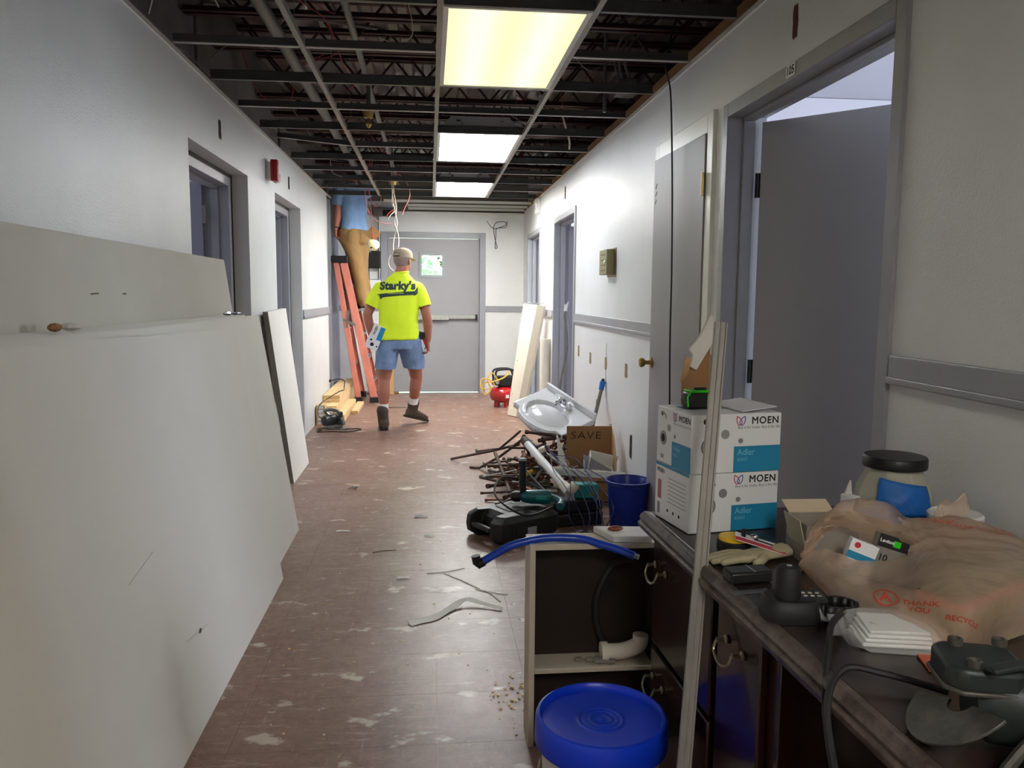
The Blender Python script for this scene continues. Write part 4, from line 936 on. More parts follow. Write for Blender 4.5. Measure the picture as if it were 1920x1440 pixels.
b.rings([ell(O2 + V((0, 0, z)), Sd, F, rx, ry) for z, rx, ry in ((.82, .11, .09), (.92, .15, .11), (1.05, .145, .1), (1.3, .165, .108), (1.42, .15, .09), (1.48, .09, .065))])
limb(b, [LS, (LS + LE) / 2, LE], [.062, .055, .047]); limb(b, [LE, LE * .6 + LW * .4, LW], [.047, .048, .031]); hand(b, LW, (.0, .08, -1), (1, .2, 0), (-.2, 1, 0), .7)
limb(b, [RS, (RS + RE) / 2, RE], [.062, .055, .047]); limb(b, [RE, RE * .6 + RW * .4, RW], [.047, .046, .031]); hand(b, RW, (-.1, .1, 1), (0, 1, 0), (1, 0, 0), .6)
limb(b, [LH, (LH + LK) / 2, LK], [.09, .075, .055]); limb(b, [RH, (RH + RK) / 2, RK], [.09, .075, .055]); limb(b, [LK, LA], [.052, .036]); limb(b, [RK, RA], [.052, .036])
limb(b, [LA, LA + V((-.05, .1, -.06))], [.036, .028]); limb(b, [RA, RA + V((-.05, .1, -.06))], [.036, .028])
remesh(b, 'body', 'skin', .007, wk, 4); head_extras(wk, hc + O2, F)
s = MB(); s.rings([ell(O2 + V((0, 0, z)), Sd, F, rx, ry, 22, 2.4) for z, rx, ry in ((.945, .178, .14), (1.0, .172, .135), (1.1, .168, .13), (1.3, .19, .13), (1.4, .185, .115), (1.46, .13, .09), (1.51, .075, .07))])
for S, Ee in ((LS, LE), (RS, RE)): limb(s, [S, S + (Ee - S) * .3, S + (Ee - S) * .52], [.076, .075, .073], 16)
remesh(s, 'shirt', 'shirt_blue', .009, wk, 4, .5, folds(.014, 7, 8))
s = MB(); s.rings([ell(O2 + V((.0, 0, z)), Sd, F, rx, ry, 22, 2.3) for z, rx, ry in ((.80, .155, .13), (.88, .17, .142), (.95, .165, .132), (.985, .155, .122))])
s.ball(O2 + P3(.06, -.07, .86), (.1, .1, .1), 14, 10); s.ball(O2 + P3(-.06, -.07, .86), (.1, .1, .1), 14, 10)
for H_, K_, A_ in ((LH, LK, LA), (RH, RK, RA)):
    limb(s, [H_ + V((0, 0, -.02)), (H_ + K_) / 2 + V((.01, 0, 0)), K_], [.118, .105, .088], 18); limb(s, [K_, (K_ + A_) / 2, A_ + V((.0, 0, -.015))], [.086, .078, .082], 18)
remesh(s, 'trousers', 'khaki', .009, wk, 4, .5, folds(.009, 8, 9))
hb = MB().ball((0, 0, 0), (.082, .102, .088), 20, 12); M = Matrix((r2, f2, u2)).transposed().to_4x4(); M.translation = hc + O2 + V((0, 0, .02)) - F * .01; hb.xf(M); hb.build('hair', 'black', wk, True)
boot(wk, LA, (.115, -.10, .004), (.0, .13, .004)); boot(wk, RA, (.13, .04, .004), (.03, .24, .004))
MB().tube([LW + V((.036 * cos(a), .036 * sin(a), .01)) for a in [i * 2 * pi / 16 for i in range(16)]], .008, 6, closed=True).build('watch_strap', 'black', wk, True)
MB().box(LW + V((-.03, -.03, .01)), (.03, .02, .03), (0, 0, .7)).build('watch_face', 'black', wk, False, .004)
MB().box(O2 + P3(-.175, .0, .90), (.035, .075, .13), (rad(8), rad(-6), rad(33))).build('phone_holster', 'black', wk, False, .008)
# ------------------------------------------------------------------ right side, far: compressor, fixture, sink, scrap
t = thing('air_compressor', 'red pancake air compressor with black motor near the exit door', 'compressor', (.865, 9.45, 0), (0, 0, rad(12)))
MB().lathe([(.02, .052), (.10, .058), (.15, .09), (.165, .14), (.16, .19), (.13, .225), (.06, .24), (.02, .242)], n=32).build('tank', 'red', t, True)
for a in (.5, 1.9, 3.3, 4.7): MB().cyl((.10 * cos(a), .10 * sin(a), 0), (.10 * cos(a), .10 * sin(a), .08), .022, .018, 10).build('foot', 'red', t, True)
MB().bx(-.07, .13, -.07, .07, .24, .37).build('motor_shroud', 'black', t, False, .02); MB().bx(-.13, -.06, -.05, .05, .26, .33).build('pump_head', 'tool_black', t, False, .01)
MB().tube(spline([(-.10, -.06, .30), (-.11, -.06, .42), (-.04, -.06, .45), (.1, -.06, .44), (.14, -.05, .36)]), .013, 8).tube(spline([(-.10, .06, .30), (-.11, .06, .42), (-.04, .06, .45), (.1, .06, .44), (.14, .05, .36)]), .013, 8).build('handle', 'black', t, True)
MB().bx(-.02, .02, -.166, -.16, .12, .16).build('badge', 'white_plastic', t)
MB().lathe([(.022, 0), (.022, .02)], (-.1, -.07, .30), 14, (0, -1, 0)).build('gauge', 'chrome', t, True)
tag(MB().tube(spline([(.93, 9.36, .43), (.86, 9.33, .36), (.74, 9.3, .32), (.64, 9.3, .30), (.60, 9.32, .24), (.66, 9.35, .22), (.75, 9.33, .26), (.70, 9.3, .33), (.60, 9.28, .35), (.585, 9.26, .26), (.63, 9.25, .17), (.70, 9.24, .23), (.66, 9.22, .34), (.70, 9.24, .42), (.74, 9.3, .40), (.80, 9.34, .31)]), .008, 6).build('air_hose', 'wire_yellow', None, True), 'yellow air hose coiled over the red compressor', 'hose')
mat('fixture_white', (224, 216, 200), .5, var=.06, vscale=4)
t = thing('strip_light_housing', 'long cream light fixture housing leaning on the right wall', 'light fixture', (.96, 8.68, 0))
o_ = V((.96, 8.68, 0))
BL, BR, TL, TR = [V(p) - o_ for p in ((.862, 8.78, .0), (.990, 8.56, .0), (1.015, 8.74, 1.225), (1.205, 8.46, 1.215))]
n1 = (BR - BL).cross(TL - BL).normalized(); n1 = n1 if n1.y < 0 else -n1
def inset(a, b, f): return a + (b - a) * f
front = [inset(BL, BR, .18) + n1 * .05, inset(BL, BR, .82) + n1 * .05, inset(TL, TR, .82) + n1 * .05, inset(TL, TR, .18) + n1 * .05]
back = [BL, BR, TR, TL]; b2 = [p - n1 * .03 for p in back]
m = MB(); m.add(front + back + b2, [(0, 1, 2, 3), (0, 4, 5, 1), (1, 5, 6, 2), (2, 6, 7, 3), (3, 7, 4, 0), (4, 8, 9, 5), (5, 9, 10, 6), (6, 10, 11, 7), (7, 11, 8, 4), (8, 11, 10, 9)]); zmin = min(v[2] for v in m.v)
m.xf(Matrix.Translation((0, 0, -zmin + .001))); m.build('body', 'fixture_white', t, False, .004)
MB().box((BL + BR) / 2 + V((0, 0, .02)) + n1 * .02, (.2, .01, .006), (0, 0, math.atan2((BR - BL).y, (BR - BL).x))).build('end_plate', 'galv', t)
MB().box((TL + TR) / 2 + V((0, 0, .02)) + n1 * .01, (.26, .08, .006), (0, 0, math.atan2((TR - TL).y, (TR - TL).x))).build('end_cap', 'trim_grey', t)
for f_ in (.2, .5, .8): MB().lathe([(.006, 0), (.004, .003)], inset(front[0], front[3], f_) * .8 + inset(front[1], front[2], f_) * .2, 8, n1).build('screw', 'galv', t)
tag(MB().tube(spline([(1.06, 8.62, 1.25), (1.0, 8.60, 1.18), (.985, 8.62, 1.12)]), .005, 6).build('fixture_lead', 'wire_white', None, True), 'short pale lead curling from the top of the leaning fixture', 'wire')
tag(MB().tube(spline([(1.235, 8.40, 1.16), (1.225, 8.36, .9), (1.235, 8.34, .7), (1.225, 8.3, .5), (1.16, 8.28, .36), (1.10, 8.3, .25), (1.10, 8.35, .012)]), .006, 6).build('cream_cord', 'wire_white', None, True), 'cream cord hanging beside the leaning fixture', 'cord')
tag(MB().tube(spline([(1.06, 8.2, .012), (1.02, 8.15, .16), (1.06, 8.12, .22), (1.08, 8.15, .1), (1.02, 8.18, .05), (.99, 8.2, .14), (1.03, 8.22, .25), (1.1, 8.2, .30), (1.12, 8.18, .16), (1.06, 8.15, .012)]), .008, 6).build('extension_lead', 'wire_yellow', None, True), 'yellow cord bundle behind the white sink', 'cord')
t = thing('vinyl_roll', 'upright pale roll standing against the right wall behind the sink', 'roll', (1.185, 8.16, 0)); MB().lathe([(.052, 0), (.052, .88), (.04, .882), (.04, .80), (.01, .80)], n=24).build('sheet_roll', 'fixture_white', t, True)
t = thing('flexible_supply_pipe', 'grey flexible pipe with metal end leaning in the nearer far doorway', 'pipe', (1.08, 6.93, 0))
MB().tube(spline([(0, -.03, .01), (.03, -.02, .3), (.06, 0, .55), (.115, .03, .85), (.12, .05, 1.0), (.105, .06, 1.14), (.11, .06, 1.2)]), .013, 8).build('hose', 'galv', t, True)
MB().cyl((.108, .06, 1.19), (.113, .06, 1.25), .019, n=6).cyl((.113, .06, 1.24), (.125, .06, 1.275), .014, n=10).build('fitting', 'chrome', t)

# pale strip leaning at the wall with blue tape
t = thing('taped_conduit', 'grey conduit with blue tape on its end leaning on the right wall', 'conduit', (1.03, 5.32, 0))
MB().tube([(-.03, -.04, .02), (.19, .27, .68)], .014, 8).build('tube', 'galv', t, True)
MB().tube([(.183, .262, .66), (.198, .283, .715)], [.019, .021], 8).build('blue_tape', 'blue_tape', t, True); MB().ball((.20, .286, .725), .014, 8, 6).build('end_plug', 'black', t)

# vanity sink top -------------------------------------------------------------------
mat('sink_white', (228, 228, 230), .12, spec=.6, coat=.4)
A, B, Cc = V((.838, 5.72, .655)), V((1.118, 5.40, .475)), V((.590, 5.42, .515))
e1 = (B - A).normalized(); e2 = (Cc - A) - e1 * (Cc - A).dot(e1); e2.normalize(); e3 = e1.cross(e2)
if e3.z < 0: e3 = -e3
W_, D_ = .475, .40
t = thing('vanity_sink', 'white vanity sink top with chrome faucet tipped on the scrap pile', 'sink', A)
MS = Matrix((e1, e2, e3)).transposed().to_4x4()
def front_edge(u): 
    k = max(0, 1 - ((u - .5) / .36) ** 2); return D_ * .80 + D_ * .25 * (k ** .5 if k > 0 else 0) * .8
def sinkpt(i, j):
    u = i; v = j; x = u * W_; fy = front_edge(u); y = v * fy
    dx = (x - W_ * .5) / (W_ * .37); dy = (y - D_ * .56) / (D_ * .33); d = dx * dx + dy * dy
    z = 0
    if d < 1: z = -.115 * (1 - d) ** .55
    elif d < 1.22: z = .004 * (1 - abs((d - 1.08) / .14)) if abs(d - 1.08) < .14 else 0
    return MS @ V((x, y, z))
g = MB().grid(sinkpt, 56, 46); gs = g.build('basin_top', 'sink_white', t, 75, solid=.012)
sk = MB()
def skirt(k):
    pts = [(k, 0.0), ]
edge = [V((0, 0, 0))] + [V((i / 40 * W_, front_edge(i / 40), 0)) for i in range(41)] + [V((W_, 0, 0))]
top_ = [MS @ p for p in edge]; bot_ = [MS @ (p + V((0, 0, -.034))) for p in edge]
for i in range(len(edge) - 1): sk.quad(top_[i], top_[i + 1], bot_[i + 1], bot_[i])
sk.build('apron', 'sink_white', t, True, solid=.006)
MB().box((W_ / 2, -.008, .018), (W_ + .006, .022, .065)).xf(MS).build('backsplash', 'sink_white', t, False, .006)
MB().ball((W_ / 2, D_ * .56, -.06), (W_ * .39, D_ * .36, .085), 24, 14).xf(MS).build('bowl_underside', 'sink_white', t, True)
MB().lathe([(.022, 0), (.024, .003), (.016, .005), (.014, .001)], (W_ * .5, D_ * .66, -.106), 20).xf(MS).build('drain', 'chrome', t, True)
fc = MB().rings([ell((W_ / 2, .055, z), (1, 0, 0), (0, 1, 0), rx, ry, 20) for z, rx, ry in ((.002, .075, .026), (.012, .073, .025), (.02, .06, .02))]).xf(MS).build('faucet_base', 'chrome', t, True)
MB().tube(spline([(W_ / 2, .055, .015), (W_ / 2, .062, .06), (W_ / 2, .10, .085), (W_ / 2, .145, .07), (W_ / 2, .155, .052)]), [.014] * 20 + [.012] * 13, 10).xf(MS).build('spout', 'chrome', t, True)
for s in (-1, 1):
    MB().lathe([(.018, 0), (.02, .02), (.016, .04), (.008, .045)], (W_ / 2 + s * .05, .055, .015), 14).box((W_ / 2 + s * .062, .06, .058), (.055, .014, .010), (0, 0, s * .3)).xf(MS).build('faucet_handle', 'chrome', t, True)

# scrap pipe heap --------------------------------------------------------------------
mat('rust_pipe', (92, 72, 60), .6, metal=.5, var=.45, vscale=20); mat('copper', (140, 84, 60), .5, metal=.7, var=.35, vscale=20); mat('galv_pipe', (112, 106, 98), .5, metal=.6, var=.35, vscale=20); mat('valve_green', (40, 110, 76), .4)
def scrap(label, pts, r, m, ends=True):
    o = V(pts[0]); t = thing('scrap_pipe', label, 'pipe', o, group='scrap plumbing pipes under the sink')
    P = [V(p) - o for p in pts]
    MB().tube(P, r, 8).build('tube', m, t, True)
    if ends:
        for p, q in ((P[0], P[1]), (P[-1], P[-2])):
            d = (q - p).normalized(); MB().cyl(p, p + d * .022, r * 1.35, n=8).build('coupling', m, t, True)
    return t
scrap('longest rusty pipe sticking out left over the floor', [(.165, 6.36, .010), (.45, 6.05, .13), (.66, 5.85, .22)], .010, 'rust_pipe', False)
p_ = scrap('rusty pipe with bent foot resting on the floor in front', [(.30, 6.04, .010), (.37, 6.0, .012), (.50, 5.7, .16), (.62, 5.3, .36)], .010, 'rust_pipe', False)
p_ = scrap('upper pipe of the heap with a green valve at its tip', [(.36, 6.25, .09), (.44, 6.1, .13), (.52, 5.95, .17), (.62, 5.85, .28), (.66, 5.8, .33)], .009, 'rust_pipe', False)
MB().lathe([(.022, 0), (.022, .008)], (0, 0, 0), 10, (1, .3, .2)).build('valve_wheel', 'valve_green', p_)
p_ = scrap('short pipe with a second green valve low in the heap', [(.40, 5.95, .045), (.5, 5.8, .10), (.58, 5.7, .13)], .009, 'galv_pipe', False)
MB().lathe([(.024, 0), (.024, .008)], (0, 0, 0), 10, (1, .3, .2)).build('valve_wheel', 'valve_green', p_)
scrap('pipe lying on the floor at the front of the heap', [(.36, 5.72, .011), (.5, 5.55, .012), (.60, 5.4, .014)], .011, 'galv_pipe')
scrap('flat weathered stick crossing the front of the heap', [(.46, 5.65, .20), (.50, 5.2, .10), (.52, 4.75, .012)], .013, 'rust_pipe', False)
scrap('dark pipe end standing up at the top of the heap', [(.72, 5.6, .12), (.66, 5.35, .28), (.615, 5.2, .395)], .012, 'rust_pipe')
scrap('pale pipe running from the sink toward the wires', [(.66, 5.25, .36), (.74, 5.1, .31), (.82, 4.95, .26)], .010, 'galv_pipe')
rs = random.Random(21)
for k in range(92):
    a = rs.uniform(-.9, .9) + (.6 if k % 3 else -.8); L = rs.uniform(.12, .42); el = rs.uniform(-.15, .25)
    cx = rs.gauss(.72, .15); cy = rs.gauss(5.30, .24); cx = min(max(cx, .5), 1.08); cy = min(max(cy, 5.0), 5.9)
    hmax = .41 * math.exp(-((cx - .80) / .26) ** 2 - ((cy - 5.30) / .38) ** 2); cz = .012 + rs.random() * hmax
    d = V((cos(a), sin(a), el)).normalized() * L / 2; c = V((cx, cy, cz))
    q0 = c - d; q1 = c + d; q0.z = max(q0.z, .011); q1.z = max(q1.z, .011)
    pts = [q0, (q0 + q1) / 2, q1]
    if rs.random() < .35: pts.append(q1 + V((rs.uniform(-.05, .05), rs.uniform(-.05, .05), rs.uniform(.02, .06))))
    scrap(['short rusty scrap pipe', 'stubby rusty scrap pipe', 'grey galvanised scrap pipe', 'copper scrap pipe'][k % 4] + ' lying in the heap beneath the sink', pts, rs.uniform(.007, .013), ['rust_pipe', 'rust_pipe', 'galv_pipe', 'copper'][k % 4], True)
t = thing('pvc_drain_pipe', 'white plastic drain pipe with elbow lying across the heap', 'pipe', (.61, 5.10, .385))
MB().tube([(0, 0, 0), (.175, -.58, -.175)], .024, 14).build('tube', 'white_plastic', t, True)
MB().cyl((.165, -.545, -.165), (.19, -.63, -.19), .031, n=14).tube(spline([(.185, -.60, -.185), (.20, -.63, -.17), (.225, -.63, -.14)]), .030, 14).build('elbow', 'fixture_white', t, True)
MB().cyl((-.004, .012, .004), (.012, -.04, -.012), .029, n=14).build('collar', 'rust_pipe', t, True)
t = thing('pipe_tee', 'cream plastic pipe fitting in the middle of the heap', 'pipe fitting', (.69, 5.08, .30)); MB().cyl((-.04, 0, 0), (.05, .02, .03), .022, n=12).build('branch', 'fixture_white', t, True); MB().cyl((.0, 0, 0), (.03, -.04, -.07), .022, n=12).build('branch', 'fixture_white', t, True)
t = thing('nozzle_fitting', 'small yellow plastic cap in the scrap heap', 'cap', (.60, 4.98, .19)); MB().cyl((0, 0, 0), (.05, .01, .02), .018, .012, 10).build('dome', 'yellow', t, True); MB().cyl((-.02, 0, -.01), (0, 0, 0), .01, n=8).build('nozzle', 'yellow', t, True)
t = thing('metal_channel', 'pale metal channel lying level in front of the cardboard box', 'metal channel', (.96, 4.80, .232), (0, rad(5.0), 0)); MB().bx(-.25, .25, -.016, .016, -.019, -.016).build('web', 'white_trim', t); MB().bx(-.25, .25, -.019, -.016, -.019, .021).build('flange', 'white_trim', t); MB().bx(-.25, .25, .016, .019, -.019, .021).build('flange', 'white_trim', t)
t = thing('blind_vane', 'narrow pointed white slat standing in the heap left of the cardboard box', 'slat', (.83, 4.9, .24)); MB().prism([(-.02, 0), (.035, -.01), (.02, .06), (-.03, .215), (-.04, .21)], .004, frame_mat((0, 0, 0), (1, 0, 0), (0, .2, 1), (0, -1, 0))).build('blade', 'white_plastic', t); MB().prism([(-.005, .0), (.03, .0), (.01, .075), (-.02, .075)], .004, frame_mat((.0, -.03, -.03), (1, 0, 0), (0, .2, 1), (0, -1, 0))).build('wrapper', 'box_white', t)

# cardboard box with SAVE on it --------------------------------------------------------
t = thing('cardboard_box', 'open cardboard box marked SAVE with plastic parts inside', 'box', (1.04, 5.05, .145), (0, 0, rad(-4)))
MB().bx(-.15, .15, -.10, .10, 0, .004).build('bottom', 'cardboard', t)
sv = MB().bx(-.15, .15, .098, .102, .0, .125).bx(-.152, .148, .100, .104, .1, .325).build('back_panel', 'cardboard', t)
tx = text_mb('SAVE', .072, -.0008, .05, 1.15, sx=1.15); tx.xf(frame_mat((-.025, .0955, .262), (1, 0, 0), (0, 0, 1), (0, -1, 0))); tx.build('marker_lettering', 'ink', sv)
MB().prism([(-.10, 0), (.10, 0), (.10, .31), (.02, .27), (-.10, .15)], .004, frame_mat((.148, 0, 0), (0, 1, 0), (0, 0, 1), (1, 0, 0))).build('side_panel', 'cardboard_in', t)
MB().bx(-.152, -.148, -.10, .10, 0, .11).build('side_panel', 'cardboard', t); MB().bx(-.15, .15, -.102, -.098, 0, .05).build('front_panel', 'cardboard_in', t)
MB().bx(.13, .148, .104, .108, .02, .34).build('torn_flap', 'plaster', t)
t2 = thing('plastic_tray', 'pale plastic housing lying in the cardboard box', 'plastic part', (1.09, 5.04, .155), (rad(6), rad(12), rad(-8)))
m = MB(); m.bx(-.09, .10, .055, .062, 0, .145).bx(-.09, -.084, -.06, .06, 0, .14).bx(-.09, .10, -.06, .06, 0, .006).bx(.094, .10, -.06, .06, 0, .07); m.build('shell', 'white_plastic', t2, False, .002); MB().bx(-.02, .08, -.03, .04, .006, .07).build('insert', 'white_plastic', t2, False, .004)
t2 = thing('plastic_cover', 'thin grey triangular cover leaning in front of the plastic housing', 'plastic part', (1.05, 4.99, .16), (rad(-8), rad(0), 0)); MB().prism([(-.07, .0), (.17, .0), (.165, .02), (-.07, .155)], .003, frame_mat((0, 0, 0), (1, 0, 0), (0, 0, 1), (0, -1, 0))).build('cover', 'trim_grey', t2); MB().prism([(-.012, .0), (-.004, .0), (-.004, .11), (-.012, .12)], .006, frame_mat((-.058, -.001, 0), (1, 0, 0), (0, 0, 1), (0, -1, 0))).build('rib', 'white_plastic', t2)
tag(MB().bx(.88, 1.22, 4.96, 5.16, .004, .136).build('carton_below', 'cardboard', None, False, .004), 'brown carton underneath the box marked SAVE', 'box')
# blue waste bucket
t = thing('blue_bucket', 'blue plastic waste bucket against the right wall', 'bucket', (1.105, 4.32, 0))
MB().lathe([(.095, .002), (.118, .28), (.128, .285), (.128, .30), (.120, .30), (.112, .28), (.09, .012), (.01, .010)], n=36).build('pail', 'blue_pail', t, True)
MB().lathe([(.126, .296), (.131, .297), (.131, .303), (.124, .304)], n=36, cap=False).build('rim', 'blue_pail', t, True)

# black tool case with drill on it -----------------------------------------------------
mat('case_black', (34, 35, 34), .42, var=.15, vscale=6, bump=.1, bscale=200); mat('case_dark', (24, 24, 24), .5); mat('teal', (22, 92, 96), .35); mat('teal_light', (38, 140, 138), .4)
ca = math.atan2(.484, .875)
t = thing('tool_case', 'black plastic tool case with handle lying on the floor by the bucket', 'tool case', (.26, 4.217, 0), (0, 0, ca))
poly = [(.0, -.135), (.03, -.172), (.40, -.172), (.44, -.14), (.44, .14), (.40, .172), (.03, .172), (.0, .135), (.0, .10), (.075, .085), (.075, -.085), (.0, -.10)]
m = MB(); n_ = len(poly)
def ringz(z, k, dx=0): return [V((p[0] * (1 - k * .1) + .22 * k * .1 + (k * .035 if p[0] < .1 else -k * .02), p[1] * (1 - k * .22), z)) for p in poly]
m.rings([ringz(.004, .8), ringz(.03, .1), ringz(.072, 0), ringz(.12, .1), ringz(.15, .9)]); m.build('shell', 'case_black', t, False, .004)
MB().tube([(.02, -.085, .072), (.014, 0, .075), (.02, .085, .072)], .017, 10).build('handle', 'case_black', t, True)
for y in (-.11, .11): MB().bx(.1, .13, -.18 if y < 0 else .17, -.17 if y < 0 else .18, .05, .10).build('latch', 'case_dark', t, False, .003)
MB().bx(.20, .26, -.1735, -.172, .045, .085).build('sticker', 'trim_grey', t)
MB().bx(.16, .36, -.06, .08, .1505, .154).build('lid_inset', 'case_dark', t, False, .002)
t = thing('second_tool_case', 'second black case in the shadow beside the blue bucket', 'tool case', (.82, 4.58, 0), (0, 0, rad(14)))
MB().bx(-.16, .16, -.13, .13, 0, .075).build('base', 'case_black', t, False, .012); MB().bx(-.158, .158, -.128, .128, .078, .15).build('lid', 'case_black', t, False, .014); MB().tube([(-.05, -.13, .075), (-.05, -.155, .075), (.05, -.155, .075), (.05, -.13, .075)], .009, 8).build('handle', 'case_dark', t)
t = thing('power_drill', 'teal corded hammer drill lying on the black tool case', 'drill', (.60, 4.36, .158), (0, 0, rad(-8)))
MB().lathe([(.022, 0), (.034, .02), (.04, .06), (.042, .14), (.038, .17), (.02, .175)], (-.10, 0, .045), 18, (1, 0, 0)).build('motor_body', 'teal', t, True)
MB().tube(spline([(.05, 0, .045), (.10, -.02, .04), (.13, -.06, .03), (.12, -.12, .022)]), .022, 10).build('grip', 'teal', t, True)
MB().lathe([(.03, 0), (.032, .03), (.024, .05), (.012, .055)], (-.10, 0, .045), 16, (-1, 0, 0)).build('chuck', 'black', t, True)
MB().tube([(-.085, 0, .06), (-.088, .0, .12), (-.09, .01, .25)], [.018, .02, .021], 12).build('side_handle', 'black', t, True); MB().lathe([(.024, 0), (.02, .012)], (-.09, .01, .25), 12).build('handle_cap', 'trim_grey', t, True)
MB().box((.02, -.043, .05), (.06, .004, .02)).build('badge', 'teal_light', t)
t = thing('teal_tool_box', 'small turquoise plastic case behind the drain pipe elbow', 'case', (.90, 4.52, .152), (0, 0, rad(-4))); MB().bx(-.065, .07, -.03, .05, 0, .085).build('body', 'teal_light', t, False, .008); MB().bx(.02, .05, -.0315, -.030, .02, .035).build('clasp', 'brass', t)
# cords and wires in the heap
def cord(label, pts, r, m, name='tangled_wire'): return tag(MB().tube(spline(pts, 7), r, 6).build(name, m, None, True), label, 'wire', 'tangled wires over the tool cases')
cord('black drill cord arching over the tool case', [(.70, 4.28, .19), (.62, 4.5, .24), (.55, 4.75, .31), (.62, 4.9, .30), (.72, 4.8, .24), (.80, 4.6, .21)], .006, 'black')
cord('black cord curving left across the tool case lid', [(.66, 4.22, .18), (.52, 4.1, .17), (.42, 4.12, .20), (.35, 4.3, .24), (.40, 4.5, .28), (.52, 4.6, .25), (.64, 4.55, .2)], .006, 'black')
cord('thin black wire end lying on the case lid', [(.36, 4.4, .155), (.42, 4.42, .165), (.48, 4.46, .18), (.53, 4.5, .21)], .004, 'black')
bl = random.Random(5)
for k in range(9):
    x0 = .70 + .03 * k; p = [(x0 + bl.uniform(-.05, .05), 4.75 + bl.uniform(-.1, .2), .40 - .02 * k), (x0 + bl.uniform(-.02, .08), 4.6, .30 + bl.uniform(-.05, .06)), (x0 + bl.uniform(0, .12), 4.4, .23 + bl.uniform(-.03, .06)), (x0 + bl.uniform(.05, .14), 4.2, .12 + bl.uniform(-.03, .05)), (x0 + bl.uniform(.0, .16), 4.12, .008)]
    cord('dark blue wire strand drooping over the second black case, %s from the left' % ['first', 'second', 'third', 'fourth', 'fifth', 'sixth', 'seventh', 'eighth', 'ninth'][k], p, .0026, 'wire_blue')
for k in range(4):
    x0 = .74 + .07 * k; cord('thin dark blue wire loop on the floor before the cases, %s from the left' % ['first', 'second', 'third', 'fourth'][k], [(x0, 4.05, .006), (x0 - .04, 4.0, .05), (x0 + .01, 3.98, .11), (x0 + .07, 4.0, .10), (x0 + .10, 4.04, .03), (x0 + .16, 4.0, .006)], .003, 'wire_blue')
# ------------------------------------------------------------------ right foreground: cabinets and counter
mat('dark_wood', (40, 19, 14), .22, var=.35, vscale=4, stretch=(5, 5, .6), coat=.3); mat('dark_wood_in', (22, 15, 12), .6); mat('counter', (62, 50, 46), .26, var=.55, vscale=16, rgb2=(28, 20, 18), det=6); mat('counter_edge', (104, 92, 84), .3, var=.5, vscale=26, rgb2=(42, 33, 30))
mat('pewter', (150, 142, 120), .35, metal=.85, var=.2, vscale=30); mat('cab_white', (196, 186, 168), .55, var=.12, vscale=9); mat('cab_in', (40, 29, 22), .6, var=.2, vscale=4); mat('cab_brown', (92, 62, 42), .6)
CA = rad(2.15); CO = V((.544, 1.96, 0)); CX = V((cos(CA), sin(CA), 0)); CY = V((-sin(CA), cos(CA), 0))
def cl(u, v, z): return CO + CX * u + CY * v + V((0, 0, z))
ZT = .78
ct = thing('counter_top', 'dark stone-look counter top with moulded edge along the right wall', 'counter', cl(0, 0, ZT - .035), (0, 0, CA))
MB().bx(.012, .645, -1.5, 0, 0, .035).build('slab', 'counter', ct, False, .002)
e = MB(); prof = [(.012, -.004), (-.012, -.004), (-.016, .003), (-.016, .010), (-.008, .016), (-.012, .022), (-.008, .030), (.0, .036), (.012, .036)]
e.rings([[V((x, y, z)) for x, z in prof] for y in (-1.5, .0)]); e.build('moulded_edge', 'counter_edge', ct, False, .001)
cb = thing('vanity_cabinet', 'dark glossy wooden vanity cabinet under the counter', 'cabinet', cl(0, 0, 0), (0, 0, CA))
MB().bx(.04, .60, -.68, -.012, .08, .74).bx(.09, .60, -.68, -.012, 0, .08).build('carcass', 'dark_wood', cb, False, .002)
def bail(par, v, z, w=.075, u=.02):
    q = MB()
    for s in (-1, 1):
        MB().lathe([(.009, 0), (.009, .003), (.0035, .006), (.0035, .018), (.006, .021)], (u, v + s * w / 2, z), 12, (-1, 0, 0)).build('post', 'pewter', par, True)
    MB().tube(spline([(u - .022, v - w / 2, z), (u - .028, v - w / 2 + .004, z - .02), (u - .03, v, z - .032), (u - .028, v + w / 2 - .004, z - .02), (u - .022, v + w / 2, z)]), .0028, 8).build('bail', 'pewter', par, True)
def front(name, v0, v1, z0, z1):
    o = MB().bx(.022, .04, v0, v1, z0, z1).build(name, 'dark_wood', cb, False, .004); return o
q = front('drawer', -.405, -.02, .445, .725); bail(q, -.085, .655)
q = front('door', -.405, -.02, .10, .432); bail(q, -.085, .36)
q = front('door', -.635, -.44, .10, .715); bail(q, -.53, .655)
kp = thing('end_cabinet', 'dark wooden cabinet end holding up the near part of the counter', 'cabinet', cl(.05, -1.42, 0), (0, 0, CA))
MB().bx(0, .55, -.06, 0, 0, .74).build('side_panel', 'dark_wood', kp, False, .003); MB().bx(.5, .55, 0, .72, .25, .74).build('apron_panel', 'dark_wood_in', kp, False, .003)

